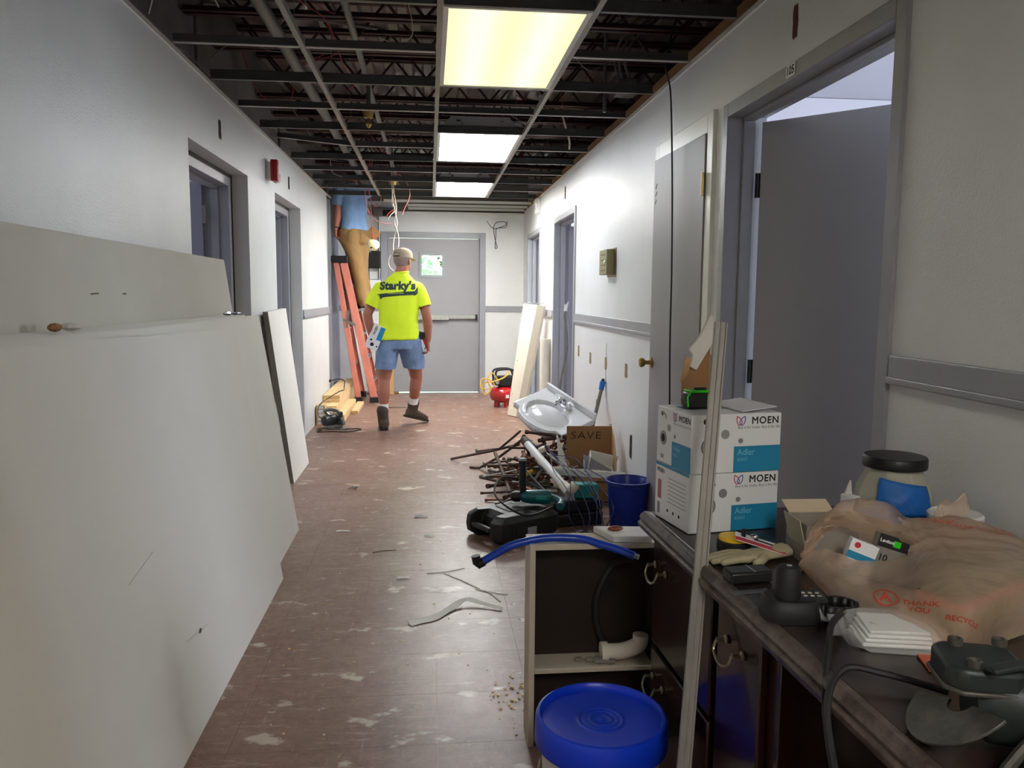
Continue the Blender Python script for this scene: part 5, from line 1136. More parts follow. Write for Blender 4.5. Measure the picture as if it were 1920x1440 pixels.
# shallow open cabinet standing on the floor
oc = thing('open_cabinet', 'shallow open box cabinet with pale edges and dark inside standing on the floor', 'cabinet', (.455, 2.27, 0), (0, 0, 0))
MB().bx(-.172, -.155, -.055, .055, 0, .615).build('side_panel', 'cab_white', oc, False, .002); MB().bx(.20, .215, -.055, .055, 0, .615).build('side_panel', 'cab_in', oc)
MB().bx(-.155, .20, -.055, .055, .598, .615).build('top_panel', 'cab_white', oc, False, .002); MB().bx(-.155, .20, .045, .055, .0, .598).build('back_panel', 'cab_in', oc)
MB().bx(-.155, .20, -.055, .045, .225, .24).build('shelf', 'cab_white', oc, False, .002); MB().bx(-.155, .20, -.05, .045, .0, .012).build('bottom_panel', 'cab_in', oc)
MB().lathe([(.026, 0), (.026, .002)], (.085, .0449, .45), 18, (0, -1, 0)).build('pipe_hole', 'black', oc)
t = thing('trap_fitting', 'old pale plastic trap fitting on the shelf of the open cabinet', 'pipe fitting', (.575, 2.255, .24)); MB().tube(spline([(-.05, 0, .028), (0, .0, .03), (.045, -.004, .05), (.05, -.004, .08)]), .024, 12).build('bend', 'fixture_white', t, True); MB().lathe([(.03, 0), (.03, .02)], (-.05, 0, .028), 14, (-1, 0, 0)).build('nut', 'fixture_white', t, True)
for k, (dx, dy, s_) in enumerate(((.50, 2.24, .018), (.47, 2.25, .012), (.53, 2.235, .014), (.44, 2.26, .010))):
    b_ = MB().ball((0, 0, s_ * .6), (s_ * 1.4, s_, s_ * .62), 8, 5); tag(b_.build('rubble_lump', 'dw_edge', None, False, loc=(dx, dy, .2405)), ['largest', 'smallish flat', 'middle', 'smallest'][k] + ' lump of plaster rubble on the shelf of the open cabinet', 'rubble', 'rubble in the open cabinet')
tag(MB().tube(spline([(.60, 2.24, .56), (.55, 2.29, .53), (.505, 2.295, .45), (.497, 2.295, .37), (.515, 2.29, .30), (.55, 2.285, .255)]), .011, 8).build('black_hose', 'black_rubber', None, True), 'black hose curving inside the open cabinet', 'hose')
t = thing('board_offcut', 'white board offcut lying on top of the open cabinet', 'board', (.575, 2.265, .6155), (0, 0, rad(-4))); MB().prism([(-.09, .055), (-.045, -.05), (.07, -.05), (.07, .05)], .02, None).build('slab', 'plaster', t, False, .003)
tag(MB().ball((.545, 2.27, .643), (.024, .012, .008), 10, 6).build('brick_chip', 'copper', None, False), 'small chip of red brick on the white board offcut', 'brick chip')
MATS_ = None
t = thing('blue_tube', 'bent blue water tube with black elbow resting on the open cabinet', 'tube', (.30, 2.25, .615))
MB().tube(spline([(-.155, -.01, -.055), (-.12, -.01, -.035), (-.07, -.01, -.008), (0, -.01, .009), (.06, -.01, .013), (.14, -.02, .010), (.19, -.05, .002), (.235, -.07, -.008), (.275, -.09, -.02)]), .0115, 12).build('tube', 'pex', t, True)
MB().tube([(-.148, -.01, -.052), (-.163, -.01, -.061), (-.168, -.01, -.055), (-.172, -.01, -.035)], .0135, 10).build('elbow', 'black', t, True)
MB().cyl((.27, -.088, -.018), (.287, -.096, -.023), .008, n=8).build('cut_end', 'trim_grey', t)

# pail with blue lid
pl = thing('lidded_pail', 'white plastic pail with bright blue lid in the foreground', 'pail', (.385, 1.70, 0))
mat('pail_white', (214, 214, 206), .4)
MB().lathe([(.115, .003), (.12, .01), (.137, .33), (.140, .34), (.140, .355), (.01, .356)], n=48).build('bucket', 'pail_white', pl, True)
MB().lathe([(.149, .318), (.152, .322), (.150, .375), (.147, .383), (.141, .385), (.137, .381), (.135, .3715), (.1345, .3685), (.131, .3685), (.06, .3685), (.052, .3685), (.050, .3700), (.048, .3685), (.040, .3685), (.038, .3700), (.036, .3685), (.026, .3685), (.024, .3702), (.022, .3685), (.012, .3685), (.010, .3705), (.001, .371)], n=64).build('lid', 'blue', pl, True)
MB().tube(spline([(-.139, 0, .28), (-.16, -.05, .20), (-.15, -.1, .13), (-.12, -.13, .16)]), .003, 6).build('bail_handle', 'galv', pl, True)
# straight stick leaning on the counter edge
sk0, sk1 = V((.440, 1.35, .002)), V((.622, 1.672, 1.275)); d = (sk1 - sk0); L = d.length; dz = d.normalized(); fx = V((1, 0, 0)) - dz * dz.x; fx.normalize(); fy = dz.cross(fx)
t = thing('metal_strip_rail', 'long pale metal strip leaning on the counter in front of the cartons', 'metal strip', sk0)
mat('strip_pale', (150, 146, 140), .45, metal=.35, var=.2, vscale=30, stretch=(1, 1, .2))
M = Matrix((fx, fy, dz)).transposed().to_4x4(); m = MB(); m.box((0, 0, L / 2), (.027, .006, L)).box((-.012, -.005, L / 2), (.004, .006, L)).box((.012, -.005, L / 2), (.004, .006, L)).box((.0, -.004, L / 2), (.003, .004, L)).xf(M); m.build('strip', 'strip_pale', t, False, .001)

# two shower kit cartons ---------------------------------------------------------------
mat('ink_red', (196, 40, 60), .5); mat('ink_blue', (40, 70, 170), .5); mat('photo_grey', (150, 152, 156), .35, metal=.3); mat('photo_pink', (160, 96, 100), .5)
def flat(par, name, m, x0, x1, z0, z1, y=-.0006, th=.0004): return MB().bx(x0, x1, y - th, y, z0, z1).build(name, m, par)
def face_graphics(t, w, h, M, k=1.0, pics=True):
    """prints on one face; local face frame: x right, y up, z outwards"""
    def put(mb, name, m): mb.xf(M); return mb.build(name, m, t)
    put(MB().box((w * .735, h * .225, .0004), (w * .53 - .001, h * .44, .0006)), 'blue_panel', 'box_blue')
    put(bold_text('MOEN', .0235 * k, .0006 * k, space=1.12).xf(Matrix.Translation((w * .815, h * .875, .0006))), 'brand_lettering', 'ink')
    put(text_mb('Buy it for looks. Buy it for life.', .0092 * k, .0001).xf(Matrix.Translation((w * .75, h * .765, .0006))), 'tagline', 'ink_grey')
    put(text_mb('Adler', .020 * k, .0002, align='LEFT').xf(Matrix.Translation((w * .51, h * .34, .001))), 'model_lettering', 'ink_pale')
    put(text_mb('82603', .011 * k, .0, align='LEFT').xf(Matrix.Translation((w * .51, h * .22, .001))), 'model_number', 'ink_pale')
    put(MB().lathe([(.0062 * k, .0002), (.0062 * k, .0008)], (w * .545, h * .54, 0), 16), 'dot', 'ink_grey')
    for s, m in ((-1, 'ink_red'), (1, 'ink_blue')):
        put(MB().tube(spline([(w * .54 + s * .0105 * k, h * .955, .0006), (w * .54 + s * .0105 * k, h * .87, .0006), (w * .54 + s * .004 * k, h * .805, .0006), (w * .54 - s * .003 * k, h * .85, .0006), (w * .54 + s * .002 * k, h * .92, .0006), (w * .54 + s * .0105 * k, h * .955, .0006)], 4), .0011 * k, 4, flat=.4), 'logo_petal', m)
    if pics:
        put(MB().lathe([(.020 * k, .0003), (.020 * k, .0008), (.013 * k, .0008), (.013 * k, .0003)], (w * .2, h * .45, 0), 24), 'valve_picture', 'photo_grey')
        put(MB().lathe([(.0215 * k, .0002), (.0215 * k, .0005), (.020 * k, .0005)], (w * .2, h * .45, 0), 24), 'valve_outline', 'ink')
        put(MB().box((w * .2, h * .45, .001), (.010 * k, .012 * k, .001)), 'valve_lever', 'ink')
        put(MB().tube(spline([(w * .15, h * .88, .0006), (w * .19, h * .9, .0006), (w * .25, h * .87, .0006), (w * .28, h * .80, .0006)], 4), .003 * k, 5, flat=.2), 'shower_arm_picture', 'ink_grey')
        put(MB().lathe([(.007 * k, .0003), (.007 * k, .0007)], (w * .155, h * .88, 0), 12), 'flange_picture', 'ink')
        put(MB().lathe([(.011 * k, .0003), (.011 * k, .0007)], (w * .37, h * .66, 0), 14), 'shower_head_picture', 'photo_grey')
        put(MB().box((w * .18, h * .12, .0005), (.02 * k, .012 * k, .0005)), 'spout_picture', 'photo_grey')
BW, BD = .232, .178
def carton(label, u, v, z, h, rot, lower):
    t = thing('shower_kit_carton', label, 'box', cl(u, v, z), (0, 0, CA + rot), 'white shower kit cartons on the counter')
    MB().bx(0, BW, 0, BD, 0, h).build('box', 'box_white', t, False, .0015)
    face_graphics(t, BW, h, frame_mat((0, -.0002, 0), (1, 0, 0), (0, 0, 1), (0, -1, 0)))
    Ms = frame_mat((-.0002, BD, 0), (0, -1, 0), (0, 0, 1), (-1, 0, 0))
    if not lower: face_graphics(t, BD, h, Ms, .8)
    else:
        def put(mb, name, m): mb.xf(Ms); return mb.build(name, m, t)
        put(MB().box((.025, h * .52, .0004), (.018, h * .34, .0005)), 'photo_panel', 'photo_pink'); put(MB().box((.022, h * .18, .0004), (.012, h * .2, .0005)), 'photo_panel', 'ink_grey')
        for q_ in range(7): put(MB().box((.115, h * (.78 - q_ * .07), .0004), (.09, .0016, .0004)), 'text_line', 'photo_grey')
        put(MB().box((BD / 2, h * .97, .0004), (BD * .96, h * .05, .0005)), 'blue_strip', 'box_blue'); put(bold_text('MOEN', .014, .0003).xf(Matrix.Translation((.03, h * .86, .0006))), 'side_lettering', 'ink')
        for q_ in range(3): put(MB().lathe([(.004, .0003), (.004, .0006)], (.07 + q_ * .03, h * .2, 0), 10), 'icon', 'ink')
    MB().bx(BW * .02, BW * .98, BD * .495, BD * .505, h, h + .0006).build('top_seam', 'ink_grey', t)
    return t
carton('lower white shower kit carton on the counter', .041, -.209, ZT + .0015, .1395, rad(7.5), True)
up = carton('upper white shower kit carton carrying the tape measure', .040, -.212, ZT + .1425, .138, rad(7.2), False)
MB().bx(.03, .08, .10, .14, .138, .1385).build('blue_print', 'box_blue', up); MB().box((.18, .09, .146), (.09, .16, .002), (0, rad(-6), 0)).build('lifted_flap', 'box_white', up)
# tape measure
t = thing('tape_measure', 'black and bright green tape measure on top of the cartons', 'tape measure', cl(.095, -.105, ZT + .282), (0, 0, CA + rad(4)))
MB().prism([(-.036, .004), (-.038, .03), (-.03, .041), (.02, .042), (.036, .034), (.039, .004), (.034, 0), (-.03, 0)], .045, frame_mat((0, .0225, 0), (1, 0, 0), (0, 0, 1), (0, -1, 0))).build('body', 'black', t, False, .006)
MB().bx(-.03, .03, -.0245, .0245, .0395, .0445).build('top_grip', 'green', t, False, .002); MB().bx(-.012, .018, -.006, .006, .0445, .05).build('lock_button', 'black', t, False, .002)
rr_ = [(.014, .006), (.034, .006), (.036, .034), (.014, .036)]
for i in range(4): MB().cyl((rr_[i][0], -.0235, rr_[i][1]), (rr_[(i + 1) % 4][0], -.0235, rr_[(i + 1) % 4][1]), .0022, n=6).build('green_band', 'green', t)
MB().tube([(-.036, -.022, .006), (-.038, -.022, .03), (-.03, -.022, .041)], .0022, 6).build('green_band', 'green', t)
# broken drywall and cardboard standing behind the cartons
t = thing('broken_drywall', 'torn piece of drywall and brown cardboard standing behind the cartons', 'drywall piece', cl(.142, .035, .785 - .005), (0, 0, CA))
MB().prism([(-.038, 0), (.036, 0), (.036, .43), (.0, .38), (-.038, .35)], .004, frame_mat((0, .0, 0), (1, 0, 0), (0, .02, 1), (0, -1, 0))).build('cardboard_backing', 'cardboard', t)
MB().prism([(-.022, .37), (-.014, .40), (-.024, .415), (.004, .45), (.03, .505), (.036, .50), (.036, .43), (-.005, .362)], .013, frame_mat((0, -.006, 0), (1, 0, 0), (0, .02, 1), (0, -1, 0))).build('gypsum_piece', 'plaster', t)
MB().prism([(-.046, .33), (-.032, .40), (-.015, .385), (-.03, .345)], .003, frame_mat((0, -.012, 0), (1, 0, 0), (0, .02, 1), (0, -1, 0))).build('torn_paper', 'cardboard_in', t)
MB().bx(.036, .042, -.02, .0, 0, .40).build('edge_strip', 'dw_edge', t)

# clutter on the counter ------------------------------------------------------------------
t = thing('plastic_jar', 'clear plastic jar with black lid and blue tape on the counter', 'jar', cl(.575, -.17, ZT + .001), (0, 0, CA))
mat('jar_clear', (206, 202, 180), .12, alpha=.55, spec=.5)
MB().lathe([(.085, 0), (.09, .006), (.09, .07), (.088, .085), (.062, .14), (.062, .146)], n=8).build('body', 'jar_clear', t, False, .004)
MB().lathe([(.06, .140), (.072, .141), (.073, .144), (.073, .164), (.070, .168), (.01, .169)], n=40).build('lid', 'black', t, True)
m = MB(); m.grid(lambda i, j: V(((.091 - .02 * max(0, j - .35)) * cos(-2.55 + i * 1.5) * (1.02 + .01 * sin(i * 21 + j * 9)), (.091 - .02 * max(0, j - .35)) * sin(-2.55 + i * 1.5) * (1.02 + .012 * sin(i * 17 - j * 12)), .05 + j * .075 - .018 * i)), 22, 8); m.build('tape_wrap', 'blue_tape', t, True, solid=.001)
MB().lathe([(.0905, .02), (.0915, .021), (.0915, .045), (.0905, .046)], n=8, cap=False).build('blue_label', 'blue_tape', t)
MB().ball((0, 0, .03), (.07, .07, .026), 14, 8).build('contents', 'brass', t, True)
t = thing('small_hinged_box', 'small black and white printed packet beside the jar', 'packet', cl(.47, -.16, ZT + .001), (0, 0, CA + .3)); MB().bx(-.012, .012, -.02, .02, 0, .07).build('packet', 'box_white', t, False, .002); MB().box((0, -.0205, .05), (.02, .001, .03), (0, .3, 0)).build('print', 'ink', t); MB().prism([(-.012, .0), (.012, 0), (.006, .035)], .004, frame_mat((0, .01, .07), (1, 0, 0), (0, 0, 1))).build('torn_flap', 'plaster', t)
t = thing('white_tub', 'white plastic tub with lid behind the shopping bag', 'tub', cl(.60, -.36, ZT + .001)); MB().lathe([(.042, 0), (.05, .06), (.054, .062), (.054, .072), (.048, .074), (.01, .073)], n=28).build('tub', 'white_plastic', t, True); MB().lathe([(.056, .058), (.057, .074), (.052, .078), (.046, .074)], n=28).build('lid_rim', 'white_plastic', t, True)
# grey corrugated carton with open flap
mat('tan_flap', (206, 188, 160), .85); mat('grey_card', (146, 136, 126), .85, var=.1, vscale=10)
t = thing('open_carton', 'small open grey carton with tan flap in front of the cartons', 'box', cl(.262, -.40, ZT + .001), (0, 0, CA + rad(-4)))
for a in ((-.055, .055, -.05, -.047, 0, .085), (-.055, .055, .047, .05, 0, .085), (-.055, -.052, -.047, .047, 0, .085), (.052, .055, -.047, .047, 0, .085)): MB().bx(*a).build('wall_panel', 'grey_card', t)
MB().bx(-.052, .052, -.047, .047, 0, .003).build('bottom', 'grey_card', t)
MB().box((.0, .072, .094), (.10, .046, .002), (rad(22), 0, 0)).build('flap', 'tan_flap', t); MB().box((-.06, -.005, .06), (.002, .08, .07), (0, rad(-14), 0)).build('clear_sleeve', 'jar_clear', t)
for q_ in range(6): MB().box((-.035, -.0505, .05 - q_ * .006), (.022, .0006, .0022)).build('text_line', 'ink_grey', t)
# tape reel, red and white cutter, gloves
t = thing('tape_reel', 'yellow and black open-reel tape measure on the counter', 'tape reel', cl(.098, -.335, ZT + .001)); MB().lathe([(.034, 0), (.037, .004), (.037, .022), (.033, .026)], n=28).build('rubber_case', 'black_rubber', t, True); MB().lathe([(.033, .024), (.033, .033), (.02, .036), (.005, .036)], n=28).build('yellow_face', 'yellow', t, True); MB().cyl((.012, -.02, .03), (.012, -.02, .055), .005, n=10).build('crank_knob', 'black', t, True)
t = thing('blister_card', 'red and white blister card lying across the tape reel', 'packaging', cl(.135, -.375, ZT + .030), (rad(4), rad(14), CA + rad(-22))); MB().bx(-.05, .055, -.024, .024, 0, .0014).build('card', 'box_white', t); MB().bx(-.05, .055, -.024, -.006, .0014, .0022).build('red_band', 'ink_red', t); MB().bx(-.01, .03, .004, .009, .0014, .003).build('black_bar', 'ink', t); MB().ball((-.01, .012, .006), (.010, .007, .006), 10, 6).build('silver_dome', 'chrome', t, True)
mat('glove', (172, 162, 130), .9, var=.2, vscale=20)
t = thing('work_glove', 'crumpled tan work glove near the counter edge', 'glove', cl(.075, -.405, ZT + .001), (0, 0, CA + rad(8)))
m = MB(); m.ball((.05, 0, .012), (.05, .026, .012), 14, 8)
for k, (yy, L) in enumerate(((.018, .05), (.006, .062), (-.006, .06), (-.017, .045))): m.tube([(.02, yy, .011), (-.01, yy * 1.15, .013), (.0 - L, yy * 1.3, .009)], [.010, .009, .007], 8); m.ball((-L, yy * 1.3, .009), .007, 8, 6)
m.tube([(.05, -.02, .012), (.03, -.04, .012), (.01, -.046, .010)], [.011, .009, .007], 8); m.tube([(.08, 0, .013), (.12, .008, .015)], [.022, .025], 12, flat=.55)
remesh(m, 'glove_body', 'glove', .003, t, 3, .5)
t = thing('battery_pack', 'flat dark grey rectangular block on the counter edge', 'battery', cl(.048, -.51, ZT + .001), (0, 0, CA + rad(4))); MB().bx(-.042, .045, -.02, .02, 0, .022).build('case', 'tool_black', t, False, .004); MB().bx(-.04, .043, -.018, .018, .022, .0235).build('top_plate', 'case_black', t); MB().bx(.006, .009, -.0195, .0195, .0232, .0242).build('mark', 'trim_grey', t)
tag(MB().box((.03, -.57, 0), (.075, .02, .0015), (0, 0, .12)).xf(Matrix.LocRotScale(cl(0, 0, ZT + .0012), Euler((0, 0, CA)), None)).build('steel_plate', 'steel', None), 'thin steel mending plate beside the battery charger', 'metal plate')
# charger
t = thing('battery_charger', 'black battery charger with upright stem battery on the counter', 'charger', cl(.048, -.685, ZT + .001), (0, 0, CA + rad(-10)))
MB().rings([ell((0, 0, z), (1, 0, 0), (0, 1, 0), rx, ry, 24, 2.8) for z, rx, ry in ((0, .05, .042), (.012, .052, .044), (.03, .048, .040), (.036, .042, .034))]).build('base', 'black_rubber', t, True)
MB().bx(-.012, .058, -.022, .028, .03, .038).build('panel', 'tool_black', t, False, .004)
for q_ in range(6): MB().box((.024 + (q_ % 3) * .012, -.004 + (q_ // 3) * .014, .0385), (.006, .005, .001)).build('symbol', 'wire_white', t)
MB().lathe([(.021, .03), (.022, .04), (.020, .085), (.017, .090), (.005, .091)], (-.006, -.004, 0), 20).build('stem_battery', 'black_rubber', t, True); MB().box((-.006, -.004, .0915), (.008, .006, .002)).build('terminal', 'trim_grey', t)
t = thing('black_strap', 'coil of wide black strap beside the battery charger', 'strap', cl(.125, -.70, ZT + .001)); m = MB(); P = [V(((.030 + .002 * i / 8) * cos(i * .5), (.024 + .002 * i / 8) * sin(i * .5), 0)) for i in range(26)]
for i in range(25): m.quad(P[i], P[i + 1], P[i + 1] + V((0, 0, .028)), P[i] + V((0, 0, .028)))
m.build('webbing', 'black', t, True, solid=.003); MB().bx(-.04, -.03, -.01, .01, 0, .03).build('buckle', 'black', t, False, .002)
tag(MB().tube(spline([cl(.13, -.72, .80), cl(.06, -.80, .815), cl(.02, -.86, .80), cl(-.02, -.93, .74), cl(-.03, -1.0, .66), cl(.0, -1.06, .66), cl(.03, -1.07, .74), cl(.04, -1.06, .790), cl(.10, -1.04, .789)], 8), .0052, 8).build('charger_cord', 'black_rubber', None, True), 'thick black cord drooping over the counter edge in the foreground', 'cord')
tag(MB().tube(spline([cl(.13, -.98, .789), cl(.06, -.94, .80), cl(.01, -.92, .80), cl(-.03, -.95, .76), cl(-.035, -1.0, .66), cl(-.02, -1.03, .5), cl(-.02, -1.05, .3), cl(0, -1.06, .006)], 8), .0052, 8).build('grinder_cord', 'black_rubber', None, True), 'second black cord looping from the counter down into the dark', 'cord')
# zip bag with white plates
mat('clear_film', (225, 225, 225), .08, alpha=.28, spec=.8); mat('orange_card', (172, 86, 60), .6)
t = thing('zip_bag', 'clear zip bag with white switch plates in front of the shopping bag', 'plastic bag', cl(.165, -.80, ZT + .001), (0, 0, CA + rad(-14)))
for k in range(4): MB().box((.004 * k, .002 * k, .006 + .0065 * k), (.115, .075, .006)).build('switch_plate', 'white_plastic', t, False, .002)
m = MB(); m.rings([ell((0, 0, z), (1, 0, 0), (0, 1, 0), .075 * k, .054 * k, 24, 3.2) for z, k in ((.001, 1.0), (.016, 1.06), (.033, .98), (.038, .7))]); zb = m.build('film', 'clear_film', t, True)
for v in zb.data.vertices: v.co += V((mnoise.noise(v.co * 60), mnoise.noise(v.co * 60 + V((5, 0, 0))), mnoise.noise(v.co * 60 + V((0, 7, 0))))) * .005
m = MB(); m.grid(lambda i, j: V((-.07 - i * .035, -.04 + j * .08, .015 + .012 * sin(j * 9 + i * 4) + .015 * i)), 8, 12); m.build('film_flap', 'clear_film', t, True)
tag(MB().box((0, 0, .002), (.10, .055, .003)).xf(Matrix.LocRotScale(cl(.21, -.895, ZT + .0005), Euler((0, 0, CA - .3)), None)).build('orange_card', 'orange_card', None), 'orange-red card lying under the zip bag', 'card')
# shopping bag -------------------------------------------------------------------------
def bag_mat():
    m = bpy.data.materials.new('bag_film'); m.use_nodes = True; nt = m.node_tree; N = nt.nodes; L = nt.links; b = N['Principled BSDF']
    b.inputs['Base Color'].default_value = lin((232, 206, 182)); b.inputs['Roughness'].default_value = .22; b.inputs['Specular IOR Level'].default_value = .6
    tr = N.new('ShaderNodeBsdfTranslucent'); tr.inputs[0].default_value = lin((236, 208, 184)); tp = N.new('ShaderNodeBsdfTransparent'); tp.inputs[0].default_value = (.92, .86, .8, 1)
    m1 = N.new('ShaderNodeMixShader'); m1.inputs[0].default_value = .45; L.new(b.outputs[0], m1.inputs[1]); L.new(tr.outputs[0], m1.inputs[2])
    m2 = N.new('ShaderNodeMixShader'); m2.inputs[0].default_value = .42; L.new(m1.outputs[0], m2.inputs[1]); L.new(tp.outputs[0], m2.inputs[2]); L.new(m2.outputs[0], N['Material Output'].inputs[0])
    tc = N.new('ShaderNodeTexCoord'); mp = N.new('ShaderNodeMapping'); mp.inputs['Scale'].default_value = (.6, 1.3, 1.3); L.new(tc.outputs['Object'], mp.inputs[0])
    n = N.new('ShaderNodeTexNoise'); n.inputs['Scale'].default_value = 15; n.inputs['Detail'].default_value = 4; n.inputs['Distortion'].default_value = 1.6; L.new(mp.outputs[0], n.inputs['Vector'])
    bp = N.new('ShaderNodeBump'); bp.inputs['Strength'].default_value = .7; bp.inputs['Distance'].default_value = .010; L.new(n.outputs['Fac'], bp.inputs['Height']); L.new(bp.outputs[0], b.inputs['Normal'])
    MATS['bag_film'] = m
bag_mat(); mat('bag_print', (190, 70, 48), .5); mat('carton_green', (96, 110, 40), .5, var=.3, vscale=10, rgb2=(50, 62, 26)); mat('carton_red', (190, 60, 40), .5)
bg_ = thing('shopping_bag', 'crumpled beige plastic shopping bag with red print full of small boxes', 'plastic bag', cl(.40, -.62, ZT + .001), (0, 0, CA))
# film as one draped surface: rows run from the front foot over the lip to the back, columns left to right
BG = [
 [(-.226, .140, .010), (-.243, -.010, .003), (-.228, -.097, .003), (-.207, -.176, .003), (-.176, -.256, .003), (-.070, -.215, .003), (.060, -.160, .003), (.20, -.06, .003)],
 [(-.236, .128, .022), (-.229, .018, .030), (-.209, -.062, .034), (-.184, -.138, .046), (-.168, -.244, .076), (-.045, -.175, .078), (.105, -.095, .062), (.215, -.02, .035)],
 [(-.218, .140, .034), (-.188, .100, .048), (-.144, .060, .038), (-.094, .020, .050), (-.060, -.02, .094), (.010, -.02, .098), (.150, .0, .075), (.228, .04, .05)],
 [(-.212, .150, .037), (-.180, .13, .07), (-.12, .11, .07), (-.06, .08, .085), (-.025, .06, .092), (.06, .07, .098), (.17, .09, .082), (.235, .08, .05)],
 [(-.204, .158, .040), (-.160, .168, .097), (-.083, .178, .123), (-.012, .172, .112), (.030, .160, .082), (.120, .168, .086), (.20, .16, .062), (.238, .13, .035)],
 [(-.205, .165, .010), (-.158, .182, .004), (-.08, .196, .004), (.0, .196, .004), (.05, .196, .004), (.13, .194, .004), (.20, .18, .004), (.238, .15, .004)]]
def cr(P, t):
    n = len(P) - 1; i = min(int(t * n), n - 1); f_ = t * n - i; p0, p1, p2, p3 = P[max(i - 1, 0)], P[i], P[i + 1], P[min(i + 2, n)]
    return .5 * ((2 * p1) + (p2 - p0) * f_ + (2 * p0 - 5 * p1 + 4 * p2 - p3) * f_ * f_ + (3 * p1 - p0 - 3 * p2 + p3) * f_ ** 3)
NU, NV = 112, 60
RW = [[cr([V(p) for p in row], i / NU) for i in range(NU + 1)] for row in BG]
def ridge(v): return 1 - 2.2 * abs(mnoise.noise(V(v)))
pts = []
for j in range(NV + 1):
    for i in range(NU + 1):
        p = cr([RW[k][i] for k in range(6)], j / NV); u_, v_ = i / NU, j / NV
        # pleats fan out from the gathered left end, finer crinkles everywhere
        a_ = .009 * ridge((v_ * 9 + u_ * 2, u_ * 2.2, 1)) + .007 * ridge((v_ * 6 - u_ * 7, u_ * 5, 4)) + .0028 * ridge((u_ * 15, v_ * 12, 7)) + .0006 * ridge((u_ * 40, v_ * 26, 2))
        k = min(1, p.z / .02) * min(1, u_ * 9); d = V((-.35, -.55 if v_ < .5 else .35, .75)).normalized(); pts.append(p + d * a_ * k)
fcs = []
for j in range(NV):
    for i in range(NU):
        if 2.05 / 5 < (j + .5) / NV < 3.95 / 5 and (i + .5) / NU < (3.55 + .25 * sin(j * .9)) / 7: continue        # the open mouth
        a_ = j * (NU + 1) + i; fcs.append((a_, a_ + 1, a_ + NU + 2, a_ + NU + 1))
m = MB(); m.add(pts, fcs); bag = m.build('bag_body', 'bag_film', bg_, 80)
def handle(pts, w):
    P = spline(pts, 6); h = MB(); A_ = []
    for i, p in enumerate(P):
        t_ = (P[min(i + 1, len(P) - 1)] - P[max(i - 1, 0)]).normalized(); sd = t_.cross(V((.2, .9, .5))).normalized(); k = w * (1 + .2 * sin(i * 1.3)); A_.append([p + sd * k * q + V((0, -.004, .004)) * sin(q * 5 + i * .7) for q in (-1, -.5, 0, .5, 1)])
    for i in range(len(A_) - 1):
        for q in range(4): h.quad(A_[i][q], A_[i + 1][q], A_[i + 1][q + 1], A_[i][q + 1])
    return h.build('bag_handle', 'bag_film', bg_, 80)
handle([(-.05, .03, .090), (-.09, .09, .094), (-.135, .14, .098), (-.168, .162, .085), (-.192, .162, .052), (-.214, .148, .024), (-.224, .128, .012)], .015)
handle([(-.06, .10, .10), (-.11, .15, .112), (-.155, .165, .098), (-.185, .165, .06), (-.20, .16, .03), (-.205, .15, .012)], .011)
m = MB(); m.grid(lambda i, j: V((.04 + i * .07 + .05 * j, .165 + .012 * sin(j * 8 + i * 5), .070 + j * .075 * (1 - .7 * abs(i - .6)) + .008 * sin(i * 14 + j * 5))), 14, 10); m.build('bag_tuft', 'bag_film', bg_, 80)
bvb = BVHTree.FromPolygons([v.co.copy() for v in bag.data.vertices], [tuple(p.vertices) for p in bag.data.polygons])
def print_on(mb, c, ang=0):
    """lay a flat print on the front or top of the film"""
    d = V((.35, .80, -.48)).normalized(); ex = V((cos(ang), -.32, -.25 + sin(ang))).normalized(); ex = (ex - d * ex.dot(d)).normalized(); ey = ex.cross(d); ey = -ey if ey.z < 0 else ey; c = V(c)
    for i, p in enumerate(mb.v):
        w = c + ex * p[0] + ey * p[1]; h = bvb.ray_cast(w - d * .5, d); mb.v[i] = tuple((h[0] - d * .0025) if h[0] is not None else w)
    return mb.build('red_print', 'bag_print', bg_)
rg = MB()
for i in range(36):
    a0, a1 = 2 * pi * i / 36, 2 * pi * (i + 1) / 36; rg.quad((.019 * cos(a0), .017 * sin(a0), 0), (.019 * cos(a1), .017 * sin(a1), 0), (.016 * cos(a1), .014 * sin(a1), 0), (.016 * cos(a0), .014 * sin(a0), 0))
print_on(rg, (-.200, -.10, .038)); print_on(dense(text_mb('A', .026, .0008), 2), (-.200, -.10, .038))
print_on(dense(text_mb('THANK\nYOU', .012, .0002), 2), (-.175, -.14, .030), -.1); print_on(dense(text_mb('RECYCLE', .011, .0002), 2), (-.150, -.20, .026), -.1)
for k, (s_, c_) in enumerate((('THANK YOU', (.10, .06, .10)), ('* * *', (.16, .07, .09)), ('THANK', (.05, .12, .10)), ('o o o', (.20, .05, .07)))): print_on(dense(text_mb(s_, .020, .0003), 2), c_, .15)
t = thing('packed_carton', 'green and red carton showing through the shopping bag', 'box', cl(.40 - .135, -.62 - .205, ZT + .0035), (0, 0, CA + rad(25.5)))
MB().bx(0, .21, 0, .075, 0, .066).build('box', 'carton_green', t, False, .002); MB().bx(-.0006, .2106, -.0006, .0756, .046, .064).build('red_band', 'carton_red', t)
t = thing('grey_switch_box', 'small grey box printed 10 poking out of the shopping bag mouth', 'box', cl(.40 - .095, -.62 + .075, ZT + .002), (rad(-6), rad(16), CA + rad(-14)))
MB().bx(-.03, .028, -.014, .014, 0, .092).build('box', 'strip_pale', t, False, .0015); MB().bx(-.0305, .0285, -.0146, -.0140, .066, .0915).build('black_band', 'ink', t); MB().bx(-.002, .012, -.0152, -.0146, .072, .084).build('green_chip', 'green', t)
